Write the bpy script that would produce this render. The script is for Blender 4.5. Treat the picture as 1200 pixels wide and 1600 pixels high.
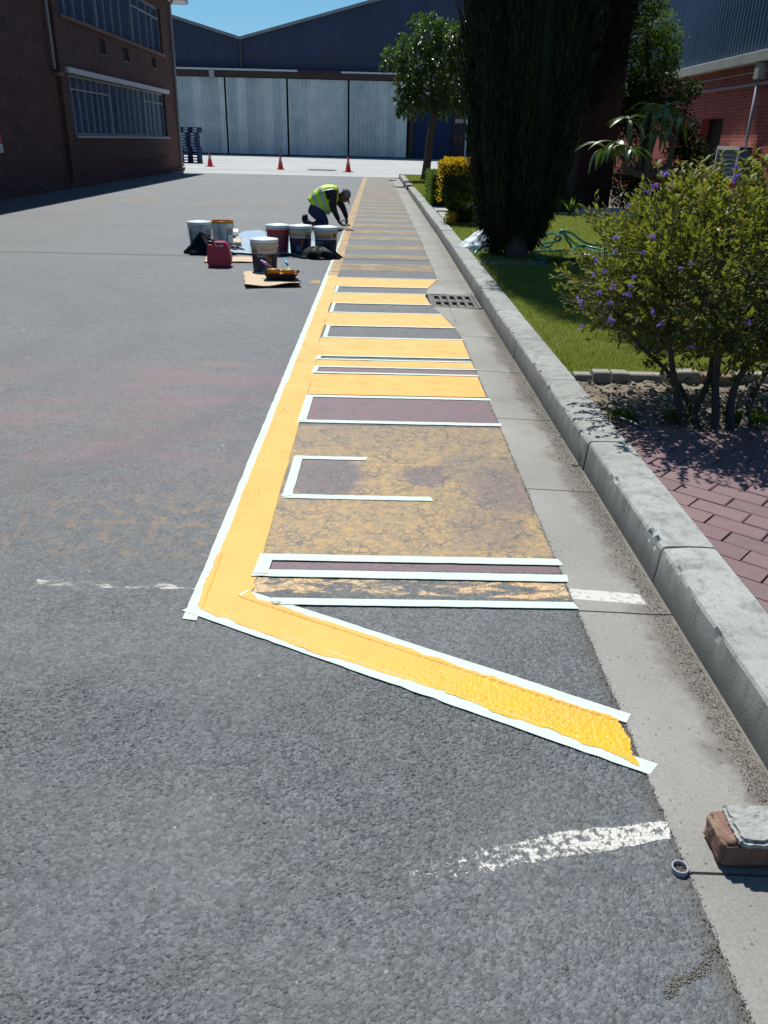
import bpy, bmesh, math, random
import numpy as np
from mathutils import Vector, Matrix

sc = bpy.context.scene
for o in list(bpy.data.objects):
    bpy.data.objects.remove(o)
R = math.radians
RS = np.random.RandomState(7)
random.seed(7)

# ---------------------------------------------------------------- camera
FPX = 1250.0
PITCH, SLOPE, VX, HY, CAMH = 24.9522, 0.024, 591.0, 218.0, 1.485
MR = np.array([[0.99974, 0.01697, 0.0151], [-0.00653, -0.42208, 0.90653], [0.02175, -0.9064, -0.42186]])
MR = np.linalg.qr(MR.T)[0].T * np.sign(np.diag(np.linalg.qr(MR.T)[1]))[:, None]
CAM = np.array([0.0, 0.0, CAMH])
cd = bpy.data.cameras.new('camera')
cam = bpy.data.objects.new('camera', cd)
sc.collection.objects.link(cam)
cd.sensor_fit = 'VERTICAL'
cd.sensor_height = 36.0
cd.sensor_width = 27.0
cd.lens = 36.0 * FPX / 1600.0
cd.clip_start = 0.05
cd.clip_end = 900.0
_m = Matrix(((MR[0][0], -MR[0][1], -MR[0][2]), (MR[1][0], -MR[1][1], -MR[1][2]), (MR[2][0], -MR[2][1], -MR[2][2])))
cam.matrix_world = Matrix.Translation((0, 0, CAMH)) @ _m.to_4x4()
sc.camera = cam

# ---------------------------------------------------------------- light
SUN_EL, SUN_AZ = 58.5, -12.6            # azimuth measured from +Y towards +X
world = bpy.data.worlds.new('World')
sc.world = world
world.use_nodes = True
wn = world.node_tree
wn.nodes.clear()
wo = wn.nodes.new('ShaderNodeOutputWorld')
bg = wn.nodes.new('ShaderNodeBackground')
sky = wn.nodes.new('ShaderNodeTexSky')
sky.sky_type = 'NISHITA'
sky.sun_disc = False
sky.sun_elevation = R(SUN_EL)
sky.sun_rotation = R(SUN_AZ)
sky.air_density = 1.0
sky.dust_density = 0.3
sky.ozone_density = 2.5
tintn = wn.nodes.new('ShaderNodeMix'); tintn.data_type = 'RGBA'; tintn.blend_type = 'MULTIPLY'
tintn.inputs[0].default_value = 1.0
tintn.inputs[7].default_value = (0.66, 1.07, 1.28, 1)      # the camera's cool rendering of the clear sky
wn.links.new(sky.outputs[0], tintn.inputs[6])
wn.links.new(tintn.outputs[2], bg.inputs[0])
bg.inputs[1].default_value = 0.06
wn.links.new(bg.outputs[0], wo.inputs[0])
sd = bpy.data.lights.new('sun', 'SUN')
sd.energy = 4.7
sd.angle = R(0.53)
sd.color = (1.0, 0.98, 0.93)
sun = bpy.data.objects.new('sun', sd)
sc.collection.objects.link(sun)
sv = Vector((math.sin(R(SUN_AZ)) * math.cos(R(SUN_EL)), math.cos(R(SUN_AZ)) * math.cos(R(SUN_EL)), math.sin(R(SUN_EL))))
sun.rotation_euler = sv.to_track_quat('Z', 'Y').to_euler()
sun.location = (0, 0, 30)
sc.view_settings.view_transform = 'Standard'
sc.view_settings.look = 'None'
sc.view_settings.gamma = 1.0
sc.view_settings.use_curve_mapping = False
sc.view_settings.exposure = 0.25
sc.cycles.max_bounces = 6
sc.cycles.use_denoising = True

# ---------------------------------------------------------------- helpers
def ray(px, py):
    return MR @ np.array([(px - 600) / FPX, (py - 800) / FPX, 1.0])
def G(px, py, z=0.0):                      # point of a ground level plane seen at a photo pixel
    r = ray(px, py)
    return CAM + r * ((z - CAMH) / r[2])
def PY(px, py, Y):
    r = ray(px, py)
    return CAM + r * (Y / r[1])
def PX(px, py, X):
    r = ray(px, py)
    return CAM + r * (X / r[0])

def link(o):
    sc.collection.objects.link(o)
    return o
def tag(o, label=None, cat=None, group=None, kind=None):
    if label: o['label'] = label
    if cat: o['category'] = cat
    if group: o['group'] = group
    if kind: o['kind'] = kind
    return o
def thing(name, label, cat, loc=(0, 0, 0), rz=0.0, group=None):
    o = link(bpy.data.objects.new(name, None))
    o.empty_display_size = 0.1
    o.location = loc
    o.rotation_euler = (0, 0, rz)
    return tag(o, label, cat, group)
def dup(src, parent=None):
    c = src.copy()
    link(c)
    c.parent = parent
    for ch in [x for x in bpy.data.objects if x.parent == src]:
        dup(ch, c)
    return c
def npmesh(name, V, F, mat=None, parent=None, smooth=False, attr=None, mats=None, mi=None):
    V = np.asarray(V, dtype=np.float32)
    me = bpy.data.meshes.new(name)
    F = np.asarray(F, dtype=np.int32)
    n = F.shape[1]
    me.vertices.add(len(V)); me.vertices.foreach_set('co', V.ravel())
    me.loops.add(F.size); me.loops.foreach_set('vertex_index', F.ravel())
    me.polygons.add(len(F))
    me.polygons.foreach_set('loop_start', np.arange(0, F.size, n, dtype=np.int32))
    me.polygons.foreach_set('loop_total', np.full(len(F), n, dtype=np.int32))
    if smooth: me.polygons.foreach_set('use_smooth', np.ones(len(F), dtype=bool))
    if attr is not None:
        a = me.attributes.new('tint', 'FLOAT', 'POINT')
        a.data.foreach_set('value', np.asarray(attr, dtype=np.float32))
    me.update(calc_edges=True)
    for m in (mats or ([mat] if mat else [])): me.materials.append(m)
    if mi is not None: me.polygons.foreach_set('material_index', np.asarray(mi, dtype=np.int32))
    o = link(bpy.data.objects.new(name, me))
    o.parent = parent
    return o
def pymesh(name, V, F, mat=None, parent=None, smooth=False):
    me = bpy.data.meshes.new(name)
    me.from_pydata([tuple(map(float, v)) for v in V], [], [tuple(map(int, f)) for f in F])
    me.update()
    if mat: me.materials.append(mat)
    if smooth:
        for p in me.polygons: p.use_smooth = True
    o = link(bpy.data.objects.new(name, me))
    o.parent = parent
    return o
def bmobj(name, bm, mat, parent=None, smooth=False):
    bmesh.ops.recalc_face_normals(bm, faces=bm.faces)
    me = bpy.data.meshes.new(name)
    bm.to_mesh(me); bm.free()
    if mat: me.materials.append(mat)
    if smooth:
        for p in me.polygons: p.use_smooth = True
    o = link(bpy.data.objects.new(name, me))
    o.parent = parent
    return o
def add_box(bm, x0, x1, y0, y1, z0, z1, M=None):
    vs = [bm.verts.new(Vector(p) if M is None else M @ Vector(p)) for p in
          [(x0, y0, z0), (x1, y0, z0), (x1, y1, z0), (x0, y1, z0), (x0, y0, z1), (x1, y0, z1), (x1, y1, z1), (x0, y1, z1)]]
    for f in [(0, 3, 2, 1), (4, 5, 6, 7), (0, 1, 5, 4), (1, 2, 6, 5), (2, 3, 7, 6), (3, 0, 4, 7)]:
        bm.faces.new([vs[i] for i in f])
    return vs
def box(name, mat, x0, x1, y0, y1, z0, z1, parent=None, bevel=0.0, M=None, seg=1):
    bm = bmesh.new()
    add_box(bm, x0, x1, y0, y1, z0, z1, M)
    if bevel:
        bmesh.ops.bevel(bm, geom=list(bm.edges), offset=bevel, segments=seg, affect='EDGES', profile=0.5)
    return bmobj(name, bm, mat, parent)
def rings_mesh(rings, cap=True, close=True):
    n = len(rings[0]); V = []; F = []
    for r in rings: V += [tuple(p) for p in r]
    for i in range(len(rings) - 1):
        for j in range(n if close else n - 1):
            a, b = i * n + j, i * n + (j + 1) % n
            F.append((a, b, b + n, a + n))
    if cap:
        F.append(tuple(range(n - 1, -1, -1)))
        F.append(tuple(range((len(rings) - 1) * n, len(rings) * n)))
    return V, F
def lathe(name, prof, mat, parent=None, seg=24, center=(0, 0, 0), cap=True, smooth=True, sx=1, sy=1, a0=0, a1=None):
    full = a1 is None
    a1 = 2 * math.pi if full else a1
    n = seg if full else seg + 1
    rings = [[(center[0] + r * sx * math.cos(a0 + (a1 - a0) * k / seg), center[1] + r * sy * math.sin(a0 + (a1 - a0) * k / seg), center[2] + z) for k in range(n)] for r, z in prof]
    V, F = rings_mesh(rings, cap and full, full)
    return pymesh(name, V, F, mat, parent, smooth)
def tube_vf(pts, rad, seg=8):
    pts = [Vector(p) for p in pts]
    rr = rad if hasattr(rad, '__len__') else [rad] * len(pts)
    rings = []; up = Vector((0, 0, 1))
    t0 = (pts[1] - pts[0]).normalized()
    nrm = t0.cross(up)
    if nrm.length < 0.05: nrm = t0.cross(Vector((1, 0, 0)))
    nrm.normalize()
    for i, p in enumerate(pts):
        t = (pts[min(i + 1, len(pts) - 1)] - pts[max(i - 1, 0)]).normalized()
        nrm = (nrm - t * nrm.dot(t))
        if nrm.length < 1e-5: nrm = t.orthogonal()
        nrm.normalize()
        b = t.cross(nrm)
        rings.append([p + (nrm * math.cos(a) + b * math.sin(a)) * rr[i] for a in [2 * math.pi * k / seg for k in range(seg)]])
    return rings_mesh(rings)
def tube(name, pts, rad, mat, parent=None, seg=8, smooth=True):
    V, F = tube_vf(pts, rad, seg)
    return pymesh(name, V, F, mat, parent, smooth)
def catmull(pts, k=6):
    P = [np.array(p, float) for p in pts]
    P = [2 * P[0] - P[1]] + P + [2 * P[-1] - P[-2]]
    out = []
    for i in range(1, len(P) - 2):
        for s in range(k):
            t = s / k
            out.append(0.5 * ((2 * P[i]) + (-P[i - 1] + P[i + 1]) * t + (2 * P[i - 1] - 5 * P[i] + 4 * P[i + 1] - P[i + 2]) * t * t + (-P[i - 1] + 3 * P[i] - 3 * P[i + 1] + P[i + 2]) * t ** 3))
    out.append(P[-2])
    return out

# lattice noise ------------------------------------------------------------
def _h(ix, iy, s=0):
    n = (ix.astype(np.int64) * 374761393 + iy.astype(np.int64) * 668265263 + s * 974634777) & 0x7fffffff
    n = ((n ^ (n >> 13)) * 1274126177) & 0x7fffffff
    return ((n ^ (n >> 16)) & 0xffffff) / float(0xffffff)
def vnoise(x, y, s=0):
    x = np.asarray(x, float); y = np.asarray(y, float)
    ix, iy = np.floor(x), np.floor(y); fx, fy = x - ix, y - iy
    fx = fx * fx * (3 - 2 * fx); fy = fy * fy * (3 - 2 * fy)
    a, b, c, d = _h(ix, iy, s), _h(ix + 1, iy, s), _h(ix, iy + 1, s), _h(ix + 1, iy + 1, s)
    return (a * (1 - fx) + b * fx) * (1 - fy) + (c * (1 - fx) + d * fx) * fy
def fnoise(x, y, s=0, o=4):
    v = 0; a = 0.5
    for k in range(o):
        v = v + a * vnoise(np.asarray(x) * 2 ** k, np.asarray(y) * 2 ** k, s + k); a *= 0.5
    return v
def chips(x, y, scale, s=0):
    """stone chip relief: every Voronoi cell a tilted flat facet, dark gap between cells"""
    u, v = x * scale, y * scale * 1.15
    iu, iv = np.floor(u), np.floor(v)
    d1 = np.full(u.shape, 9.0); d2 = np.full(u.shape, 9.0); hh = np.zeros(u.shape)
    for di in (-1, 0, 1):
        for dj in (-1, 0, 1):
            ci, cj = iu + di, iv + dj
            cx = ci + _h(ci, cj, s); cy = cj + _h(ci, cj, s + 1)
            dx, dy = u - cx, v - cy
            d = np.sqrt(dx * dx + dy * dy)
            hc = _h(ci, cj, s + 2) + (dx * (_h(ci, cj, s + 3) - 0.5) + dy * (_h(ci, cj, s + 4) - 0.5)) * 1.1
            near = d < d1
            d2 = np.where(near, d1, np.minimum(d2, d))
            hh = np.where(near, hc, hh)
            d1 = np.where(near, d, d1)
    edge = np.clip((d2 - d1) * 7.0, 0, 1)
    return hh * edge
def H(x, y):
    """height of the coarse asphalt, metres, about -5 mm to 0"""
    wx = x + 0.006 * (vnoise(x * 70, y * 70, 51) - 0.5); wy = y + 0.006 * (vnoise(x * 70, y * 70, 52) - 0.5)
    c = chips(wx, wy, 100.0) * 0.5 + chips(wx, wy, 185.0, 9) * 0.5
    m = np.clip(1.9 * fnoise(x * 2.3, y * 2.3, 30) - 0.30, 0.22, 1.0)
    return (c - 0.50) * 0.0040 * m - 0.0006

# ---------------------------------------------------------------- materials
class NT:
    def __init__(s, name):
        s.m = bpy.data.materials.new(name); s.m.use_nodes = True
        s.t = s.m.node_tree; s.t.nodes.clear()
        s.out = s.t.nodes.new('ShaderNodeOutputMaterial')
        s.geo = None
    def n(s, typ, ins=None, **props):
        nd = s.t.nodes.new(typ)
        for k, v in props.items(): setattr(nd, k, v)
        for k, v in (ins or {}).items(): s.set(nd.inputs[k], v)
        return nd
    def set(s, inp, v):
        if isinstance(v, bpy.types.NodeSocket): s.t.links.new(v, inp)
        elif isinstance(v, (tuple, list)) and len(v) == 3 and inp.type == 'RGBA': inp.default_value = (*v, 1)
        else: inp.default_value = v
    def pos(s):
        if not s.geo: s.geo = s.n('ShaderNodeNewGeometry')
        return s.geo.outputs['Position']
    def obj(s): return s.n('ShaderNodeTexCoord').outputs['Object']
    def xyz(s, v=None):
        x = s.n('ShaderNodeSeparateXYZ', {0: v if v is not None else s.pos()})
        return x.outputs[0], x.outputs[1], x.outputs[2]
    def math(s, op, a, b=0.0, c=None, clamp=False):
        ins = {0: a, 1: b}
        if c is not None: ins[2] = c
        return s.n('ShaderNodeMath', ins, operation=op, use_clamp=clamp).outputs[0]
    def noise(s, scale, detail=4, vec=None, rough=0.55, dist=0.0, col=False):
        nd = s.n('ShaderNodeTexNoise', {'Vector': vec if vec is not None else s.pos(), 'Scale': scale, 'Detail': detail, 'Roughness': rough, 'Distortion': dist})
        return nd.outputs['Color' if col else 'Fac']
    def vor(s, scale, vec=None, feature='F1', out='Distance', rnd=1.0):
        nd = s.n('ShaderNodeTexVoronoi', {'Vector': vec if vec is not None else s.pos(), 'Scale': scale, 'Randomness': rnd}, feature=feature)
        return nd.outputs[out]
    def ramp(s, fac, stops, interp='LINEAR'):
        nd = s.n('ShaderNodeValToRGB', {0: fac}); cr = nd.color_ramp; cr.interpolation = interp
        while len(cr.elements) < len(stops): cr.elements.new(0.5)
        for e, (p, c) in zip(cr.elements, stops):
            e.position = p; e.color = (*c, 1) if hasattr(c, '__len__') else (c, c, c, 1)
        return nd.outputs[0]
    def mix(s, fac, a, b, mode='MIX'):
        nd = s.n('ShaderNodeMix', data_type='RGBA', blend_type=mode, clamp_factor=True)
        s.set(nd.inputs[0], fac); s.set(nd.inputs[6], a); s.set(nd.inputs[7], b)
        return nd.outputs[2]
    def sstep(s, v, a, b):
        nd = s.n('ShaderNodeMapRange', {0: v, 1: a, 2: b, 3: 0.0, 4: 1.0}, interpolation_type='SMOOTHSTEP')
        return nd.outputs[0]
    def scale(s, v, sx, sy, sz):
        return s.n('ShaderNodeVectorMath', {0: v, 1: (sx, sy, sz)}, operation='MULTIPLY').outputs[0]
    def bump(s, h, strength=0.5, dist=0.01, normal=None):
        nd = s.n('ShaderNodeBump', {'Height': h, 'Strength': strength, 'Distance': dist})
        if normal is not None: s.set(nd.inputs['Normal'], normal)
        return nd.outputs[0]
    def bsdf(s, color, rough=0.6, metal=0.0, spec=0.5, normal=None, **kw):
        b = s.n('ShaderNodeBsdfPrincipled', {'Base Color': color, 'Roughness': rough, 'Metallic': metal, 'Specular IOR Level': spec})
        if normal is not None: s.set(b.inputs['Normal'], normal)
        for k, v in kw.items(): s.set(b.inputs[k.replace('_', ' ')], v)
        s.t.links.new(b.outputs[0], s.out.inputs[0])
        return b

def plain(name, col, rough=0.6, metal=0.0, spec=0.5, var=0.12, scale=6.0, bump=0.0, bscale=60.0, dirt=None, dirtscale=3.0):
    m = NT(name)
    o = m.obj()
    c = m.mix(m.noise(scale, 5, o), tuple(x * (1 - var) for x in col), tuple(min(1, x * (1 + var)) for x in col))
    if dirt: c = m.mix(m.ramp(m.noise(dirtscale, 6, o), [(0.5, 0), (0.72, 1)]), c, dirt)
    nrm = m.bump(m.noise(bscale, 4, o), bump, 0.004) if bump else None
    m.bsdf(c, rough, metal, spec, nrm)
    return m.m

def asphalt_nodes(m, tint=True):
    P = m.pos()
    x, y, z = m.xyz(P)
    flat = m.n('ShaderNodeCombineXYZ', {0: x, 1: y, 2: 0.0}).outputs[0]
    v = m.n('ShaderNodeTexVoronoi', {'Vector': flat, 'Scale': 105.0}, feature='F1')
    cr = m.xyz(v.outputs['Color'])
    fine = m.noise(210.0, 3, flat)
    med = m.noise(9.0, 5, flat)
    big = m.noise(0.55, 6, flat, 0.6, 0.4)
    b = m.math('MULTIPLY_ADD', cr[0], 0.36, m.math('MULTIPLY', m.noise(150.0, 6, flat, 0.8), 0.64))
    base = m.ramp(b, [(0.26, (0.048, 0.053, 0.058)), (0.42, (0.091, 0.098, 0.104)), (0.58, (0.120, 0.129, 0.135)), (0.78, (0.185, 0.194, 0.198))])
    base = m.mix(0.75, base, m.ramp(med, [(0.3, (0.42, 0.42, 0.42)), (0.7, (0.58, 0.58, 0.58))]), 'OVERLAY')
    base = m.mix(0.8, base, m.ramp(big, [(0.3, (0.40, 0.41, 0.43)), (0.5, (0.5, 0.5, 0.49)), (0.7, (0.60, 0.59, 0.57))]), 'OVERLAY')
    base = m.mix(m.ramp(m.noise(1.1, 5, m.scale(flat, 1.0, 1.7, 1), 0.6), [(0.46, 0), (0.66, 0.30)]), base, (0.115, 0.108, 0.092))
    v2 = m.n('ShaderNodeTexVoronoi', {'Vector': flat, 'Scale': 42.0}, feature='F1')
    q = m.xyz(v2.outputs['Color'])
    spark = m.math('MULTIPLY', m.math('GREATER_THAN', q[1], 0.945), m.math('LESS_THAN', m.math('ADD', v2.outputs['Distance'], m.math('MULTIPLY', fine, 0.3)), m.math('MULTIPLY_ADD', q[0], 0.16, 0.19)))
    base = m.mix(m.math('MULTIPLY', spark, m.math('MULTIPLY', q[2], 0.7)), base, (0.36, 0.37, 0.37))
    if tint:
        n1 = m.noise(1.6, 6, m.scale(flat, 0.7, 1.6, 1), 0.65)
        zone = m.math('MULTIPLY', m.sstep(y, 2.9, 4.2), m.math('SUBTRACT', 1.0, m.sstep(y, 5.70, 5.76)))
        zone = m.math('MULTIPLY', zone, m.math('SUBTRACT', 1.0, m.sstep(x, 0.9, 1.2)))
        line = m.math('MULTIPLY', m.sstep(y, 5.62, 5.70), m.math('SUBTRACT', 1.0, m.sstep(y, 5.73, 5.76)))
        pf = m.math('MULTIPLY', zone, m.ramp(n1, [(0.42, 0.06), (0.64, 0.62)]))
        pf = m.math('ADD', pf, m.math('MULTIPLY', line, 0.15), clamp=True)
        base = m.mix(m.math('MULTIPLY', pf, m.math('MULTIPLY_ADD', fine, 0.6, 0.35)), base, (0.25, 0.125, 0.14))
        # old ochre remains
        oz = m.math('MULTIPLY', m.math('MULTIPLY', m.sstep(y, 2.6, 2.85), m.math('SUBTRACT', 1.0, m.sstep(y, 3.2, 3.6))), m.math('SUBTRACT', 1.0, m.sstep(x, -0.5, -0.3)))
        oz = m.math('MULTIPLY', oz, m.sstep(x, -2.2, -0.7))
        of = m.math('MULTIPLY', oz, m.ramp(m.noise(14.0, 6, flat, 0.7), [(0.5, 0), (0.62, 0.55)]))
        base = m.mix(of, base, (0.32, 0.19, 0.09))
        # tar joints across the yard
        for y0, w, s in ((11.35, 0.085, 0.85), (13.55, 0.035, 0.35), (21.9, 0.05, 0.3)):
            d = m.math('ABSOLUTE', m.math('SUBTRACT', m.math('ADD', y, m.math('MULTIPLY', m.noise(3.0, 3, flat), 0.05)), y0))
            f = m.math('MULTIPLY', m.math('SUBTRACT', 1.0, m.sstep(d, w * 0.6, w)), s)
            base = m.mix(f, base, (0.035, 0.036, 0.042))
        # arcs left by turning tyres
        ax = m.math('ADD', x, 5.1); ay = m.math('SUBTRACT', y, 6.4)
        rr = m.math('SQRT', m.math('ADD', m.math('MULTIPLY', ax, ax), m.math('MULTIPLY', ay, ay)))
        for r0 in (2.55, 3.25, 4.6):
            d = m.math('ABSOLUTE', m.math('SUBTRACT', rr, r0))
            f = m.math('MULTIPLY', m.math('SUBTRACT', 1.0, m.sstep(d, 0.05, 0.16)), 0.13)
            base = m.mix(f, base, (0.05, 0.05, 0.056))
        # dirt by the gutter
        df = m.math('MULTIPLY', m.sstep(m.math('ADD', x, m.math('MULTIPLY', m.noise(12.0, 4, flat), 0.06)), 0.70, 0.76), 0.6)
        base = m.mix(df, base, (0.085, 0.075, 0.065))
        dd = m.math('ADD', m.math('SUBTRACT', x, m.math('MULTIPLY', y, 0.32)), m.math('MULTIPLY', m.noise(9.0, 6, flat, 0.7), 0.34))
        base = m.mix(m.math('MULTIPLY', m.sstep(dd, 0.50, 0.60), 0.7), base, (0.10, 0.09, 0.078))
        oil = m.math('MULTIPLY', m.ramp(m.noise(2.6, 5, flat, 0.6, 1.0), [(0.66, 0), (0.74, 0.35)]), 1.0)
        base = m.mix(oil, base, (0.05, 0.052, 0.056))
    h = m.math('ADD', m.math('MULTIPLY', m.math('SUBTRACT', 1.0, v.outputs['Distance']), 0.7), m.math('MULTIPLY', cr[2], 0.8))
    h = m.math('ADD', h, m.math('MULTIPLY', fine, 0.9))
    return base, h, flat, (x, y)

M = {}
def mk_asphalt():
    m = NT('asphalt'); c, h, f, _ = asphalt_nodes(m)
    m.bsdf(c, 0.62, 0, 0.5, m.bump(h, 0.75, 0.0035)); M['asphalt'] = m.m
mk_asphalt()

def worn(name, paint, lo, hi, scale=16.0, crack=True, paint2=None, stretch=(1, 1, 1), extra=None, clear=True):
    """old paint worn off the stones: lo..hi is the noise band over which paint is kept"""
    m = NT(name)
    base, h, flat, (x, y) = asphalt_nodes(m, False)
    n = m.noise(scale, 8, m.scale(flat, *stretch), 0.72, 0.6)
    f = m.ramp(n, [(lo, 0), (hi, 1)])
    if paint2: paint = m.mix(m.noise(3.0, 3, flat), paint, paint2)
    if extra: f, paint = extra(m, f, paint, flat, x, y)
    fine = m.noise(190.0, 3, flat)
    f = m.math('MULTIPLY', f, m.ramp(fine, [(0.25, 0.35), (0.5, 1.0)]))
    if crack:
        w = m.n('ShaderNodeVectorMath', {0: flat, 1: m.scale(m.noise(9.0, 4, flat, col=True), 0.08, 0.08, 0)}, operation='ADD').outputs[0]
        e = m.n('ShaderNodeTexVoronoi', {'Vector': w, 'Scale': 26.0}, feature='DISTANCE_TO_EDGE').outputs[0]
        e2 = m.n('ShaderNodeTexVoronoi', {'Vector': w, 'Scale': 9.0}, feature='DISTANCE_TO_EDGE').outputs[0]
        ck = m.math('MULTIPLY', m.ramp(e, [(0.02, 0.2), (0.09, 1)]), m.ramp(e2, [(0.008, 0), (0.04, 1)]))
        ck = m.math('MAXIMUM', ck, m.ramp(m.noise(7.0, 4, flat), [(0.40, 0), (0.58, 0.9)]))
        f = m.math('MULTIPLY', f, m.math('MULTIPLY_ADD', ck, 0.75, 0.25))
        base = m.mix(m.math('MULTIPLY', m.math('SUBTRACT', 1.0, ck), 0.5), base, (0.03, 0.03, 0.034))
    if clear:
        p = m.bsdf(paint, 0.6, 0, 0.5, m.bump(h, 0.55, 0.003))
        mx = m.n('ShaderNodeMixShader', {0: f, 1: m.n('ShaderNodeBsdfTransparent').outputs[0], 2: p.outputs[0]})
        m.t.links.new(mx.outputs[0], m.out.inputs[0])
    else:
        m.bsdf(m.mix(f, base, paint), 0.6, 0, 0.5, m.bump(h, 0.55, 0.003))
    M[name] = m.m
    return m.m

def ell(m, x, y, cx, cy, rx, ry, soft=0.35):
    a = m.math('DIVIDE', m.math('SUBTRACT', x, cx), rx); b = m.math('DIVIDE', m.math('SUBTRACT', y, cy), ry)
    d = m.math('ADD', m.math('MULTIPLY', a, a), m.math('MULTIPLY', b, b))
    return m.math('SUBTRACT', 1.0, m.sstep(d, 1 - soft, 1 + soft))
def patch_extra(m, f, paint, flat, x, y):
    wob = m.math('MULTIPLY_ADD', m.noise(9.0, 6, flat, 0.7), 0.30, -0.15)
    xx = m.math('ADD', x, wob); yy = m.math('ADD', y, m.math('MULTIPLY', wob, 1.2))
    # unpainted / red ground between the bars
    red = m.math('MULTIPLY', ell(m, xx, yy, -0.24, 3.58, 0.20, 0.26, 0.5), 0.9)
    red = m.math('MAXIMUM', red, m.math('MULTIPLY', ell(m, xx, yy, 0.26, 3.62, 0.12, 0.13, 0.7), 0.7))
    red = m.math('MAXIMUM', red, m.math('MULTIPLY', ell(m, xx, yy, 0.62, 3.45, 0.18, 0.28, 0.8), 0.6))
    red = m.math('MAXIMUM', red, m.math('MULTIPLY', ell(m, xx, yy, 0.50, 3.05, 0.16, 0.22, 0.8), 0.35))
    bare = m.math('MULTIPLY', ell(m, xx, yy, 0.55, 3.75, 0.22, 0.22, 0.6), 0.8)
    col = m.mix(red, paint, (0.20, 0.115, 0.125))
    dim = m.math('SUBTRACT', 1.0, m.math('MULTIPLY', m.math('MAXIMUM', red, bare), 0.55))
    far = m.math('SUBTRACT', 1.0, m.math('MULTIPLY', m.sstep(y, 3.85, 4.1), 0.25))
    return m.math('MULTIPLY', m.math('MULTIPLY', f, dim), far), col
worn('old_yellow_patch', (0.53, 0.33, 0.105), 0.24, 0.60, 26.0, True, (0.42, 0.275, 0.12), extra=patch_extra, clear=False)
worn('old_red', (0.20, 0.095, 0.115), 0.25, 0.65, 12.0, False, clear=False)
worn('old_yellow_flakes', (0.66, 0.38, 0.13), 0.47, 0.53, 11.0, True, (0.62, 0.52, 0.36), (0.5, 1.3, 1))
def flakes_extra(m, f, paint, flat, x, y):
    g = m.noise(48.0, 5, flat, 0.8); k = m.math('ADD', g, m.math('MULTIPLY', m.sstep(x, -0.15, 0.66), 0.21))
    return m.ramp(k, [(0.635, 0), (0.70, 1)]), paint
worn('old_white_flakes', (0.66, 0.65, 0.60), 0.50, 0.56, 22.0, False, (0.56, 0.54, 0.48), extra=flakes_extra)
worn('old_white_dashes', (0.46, 0.455, 0.42), 0.51, 0.60, 15.0, False, (0.50, 0.46, 0.40), (0.6, 1.4, 1))
worn('old_white_spots', (0.62, 0.62, 0.60), 0.62, 0.66, 30.0, False)
worn('old_bar', (0.36, 0.27, 0.14), 0.20, 0.62, 7.0, False, (0.30, 0.22, 0.12), (0.5, 1, 1))
worn('old_column', (0.50, 0.33, 0.14), 0.20, 0.55, 7.0, False, (0.42, 0.28, 0.13))
worn('pale_patch', (0.30, 0.28, 0.22), 0.38, 0.75, 5.0, False)
worn('yellow_drips', (0.80, 0.44, 0.10), 0.46, 0.54, 30.0, False, None, (0.3, 1.6, 1))

def mk_yellow():
    m = NT('yellow_paint')
    P = m.pos(); x, y, z = m.xyz(P)
    flat = m.n('ShaderNodeCombineXYZ', {0: x, 1: y, 2: 0.0}).outputs[0]
    fresh = m.math('SUBTRACT', 1.0, m.sstep(m.math('SUBTRACT', y, m.math('MULTIPLY', x, 0.55)), 1.55, 2.5))
    dry = m.sstep(y, 3.0, 7.5)  # paler with distance: glare on the far paint is mixed into its colour
    c = m.mix(fresh, m.mix(dry, (0.82, 0.44, 0.095), (0.80, 0.46, 0.15)), (0.84, 0.43, 0.012))
    c = m.mix(m.ramp(m.noise(5.0, 5, flat), [(0.38, 0.0), (0.68, 0.55)]), c, (0.72, 0.36, 0.07))
    w = m.n('ShaderNodeVectorMath', {0: flat, 1: m.scale(m.noise(9.0, 4, flat, col=True), 0.08, 0.08, 0)}, operation='ADD').outputs[0]
    ck = m.ramp(m.n('ShaderNodeTexVoronoi', {'Vector': w, 'Scale': 13.0}, feature='DISTANCE_TO_EDGE').outputs[0], [(0.0, 1), (0.035, 0)])
    ck = m.math('MULTIPLY', ck, m.ramp(m.noise(6.0, 4, flat), [(0.50, 0), (0.62, 0.75)]))
    c = m.mix(m.math('MULTIPLY', ck, m.sstep(y, 2.8, 3.3)), c, (0.30, 0.16, 0.04))
    pits = m.ramp(m.noise(75.0, 4, flat, 0.7), [(0.64, 0), (0.74, 1)])
    amt = m.ramp(m.noise(2.2, 4, m.scale(flat, 0.6, 1.4, 1)), [(0.40, 0.08), (0.68, 0.75)])
    c = m.mix(m.math('MULTIPLY', m.math('MULTIPLY', pits, amt), m.math('SUBTRACT', 1.0, fresh)), c, (0.30, 0.17, 0.05))
    v = m.n('ShaderNodeTexVoronoi', {'Vector': flat, 'Scale': 105.0}, feature='F1')
    h = m.math('ADD', m.math('MULTIPLY', m.math('SUBTRACT', 1.0, v.outputs['Distance']), 0.6), m.math('MULTIPLY', m.xyz(v.outputs['Color'])[2], 0.8))
    h = m.math('ADD', h, m.math('MULTIPLY', m.noise(120.0, 3, flat), 0.5))
    m.bsdf(c, m.math('MULTIPLY_ADD', fresh, -0.12, 0.60), 0, 0.35, m.bump(h, 0.6, 0.003))
    M['yellow'] = m.m
mk_yellow()

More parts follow.
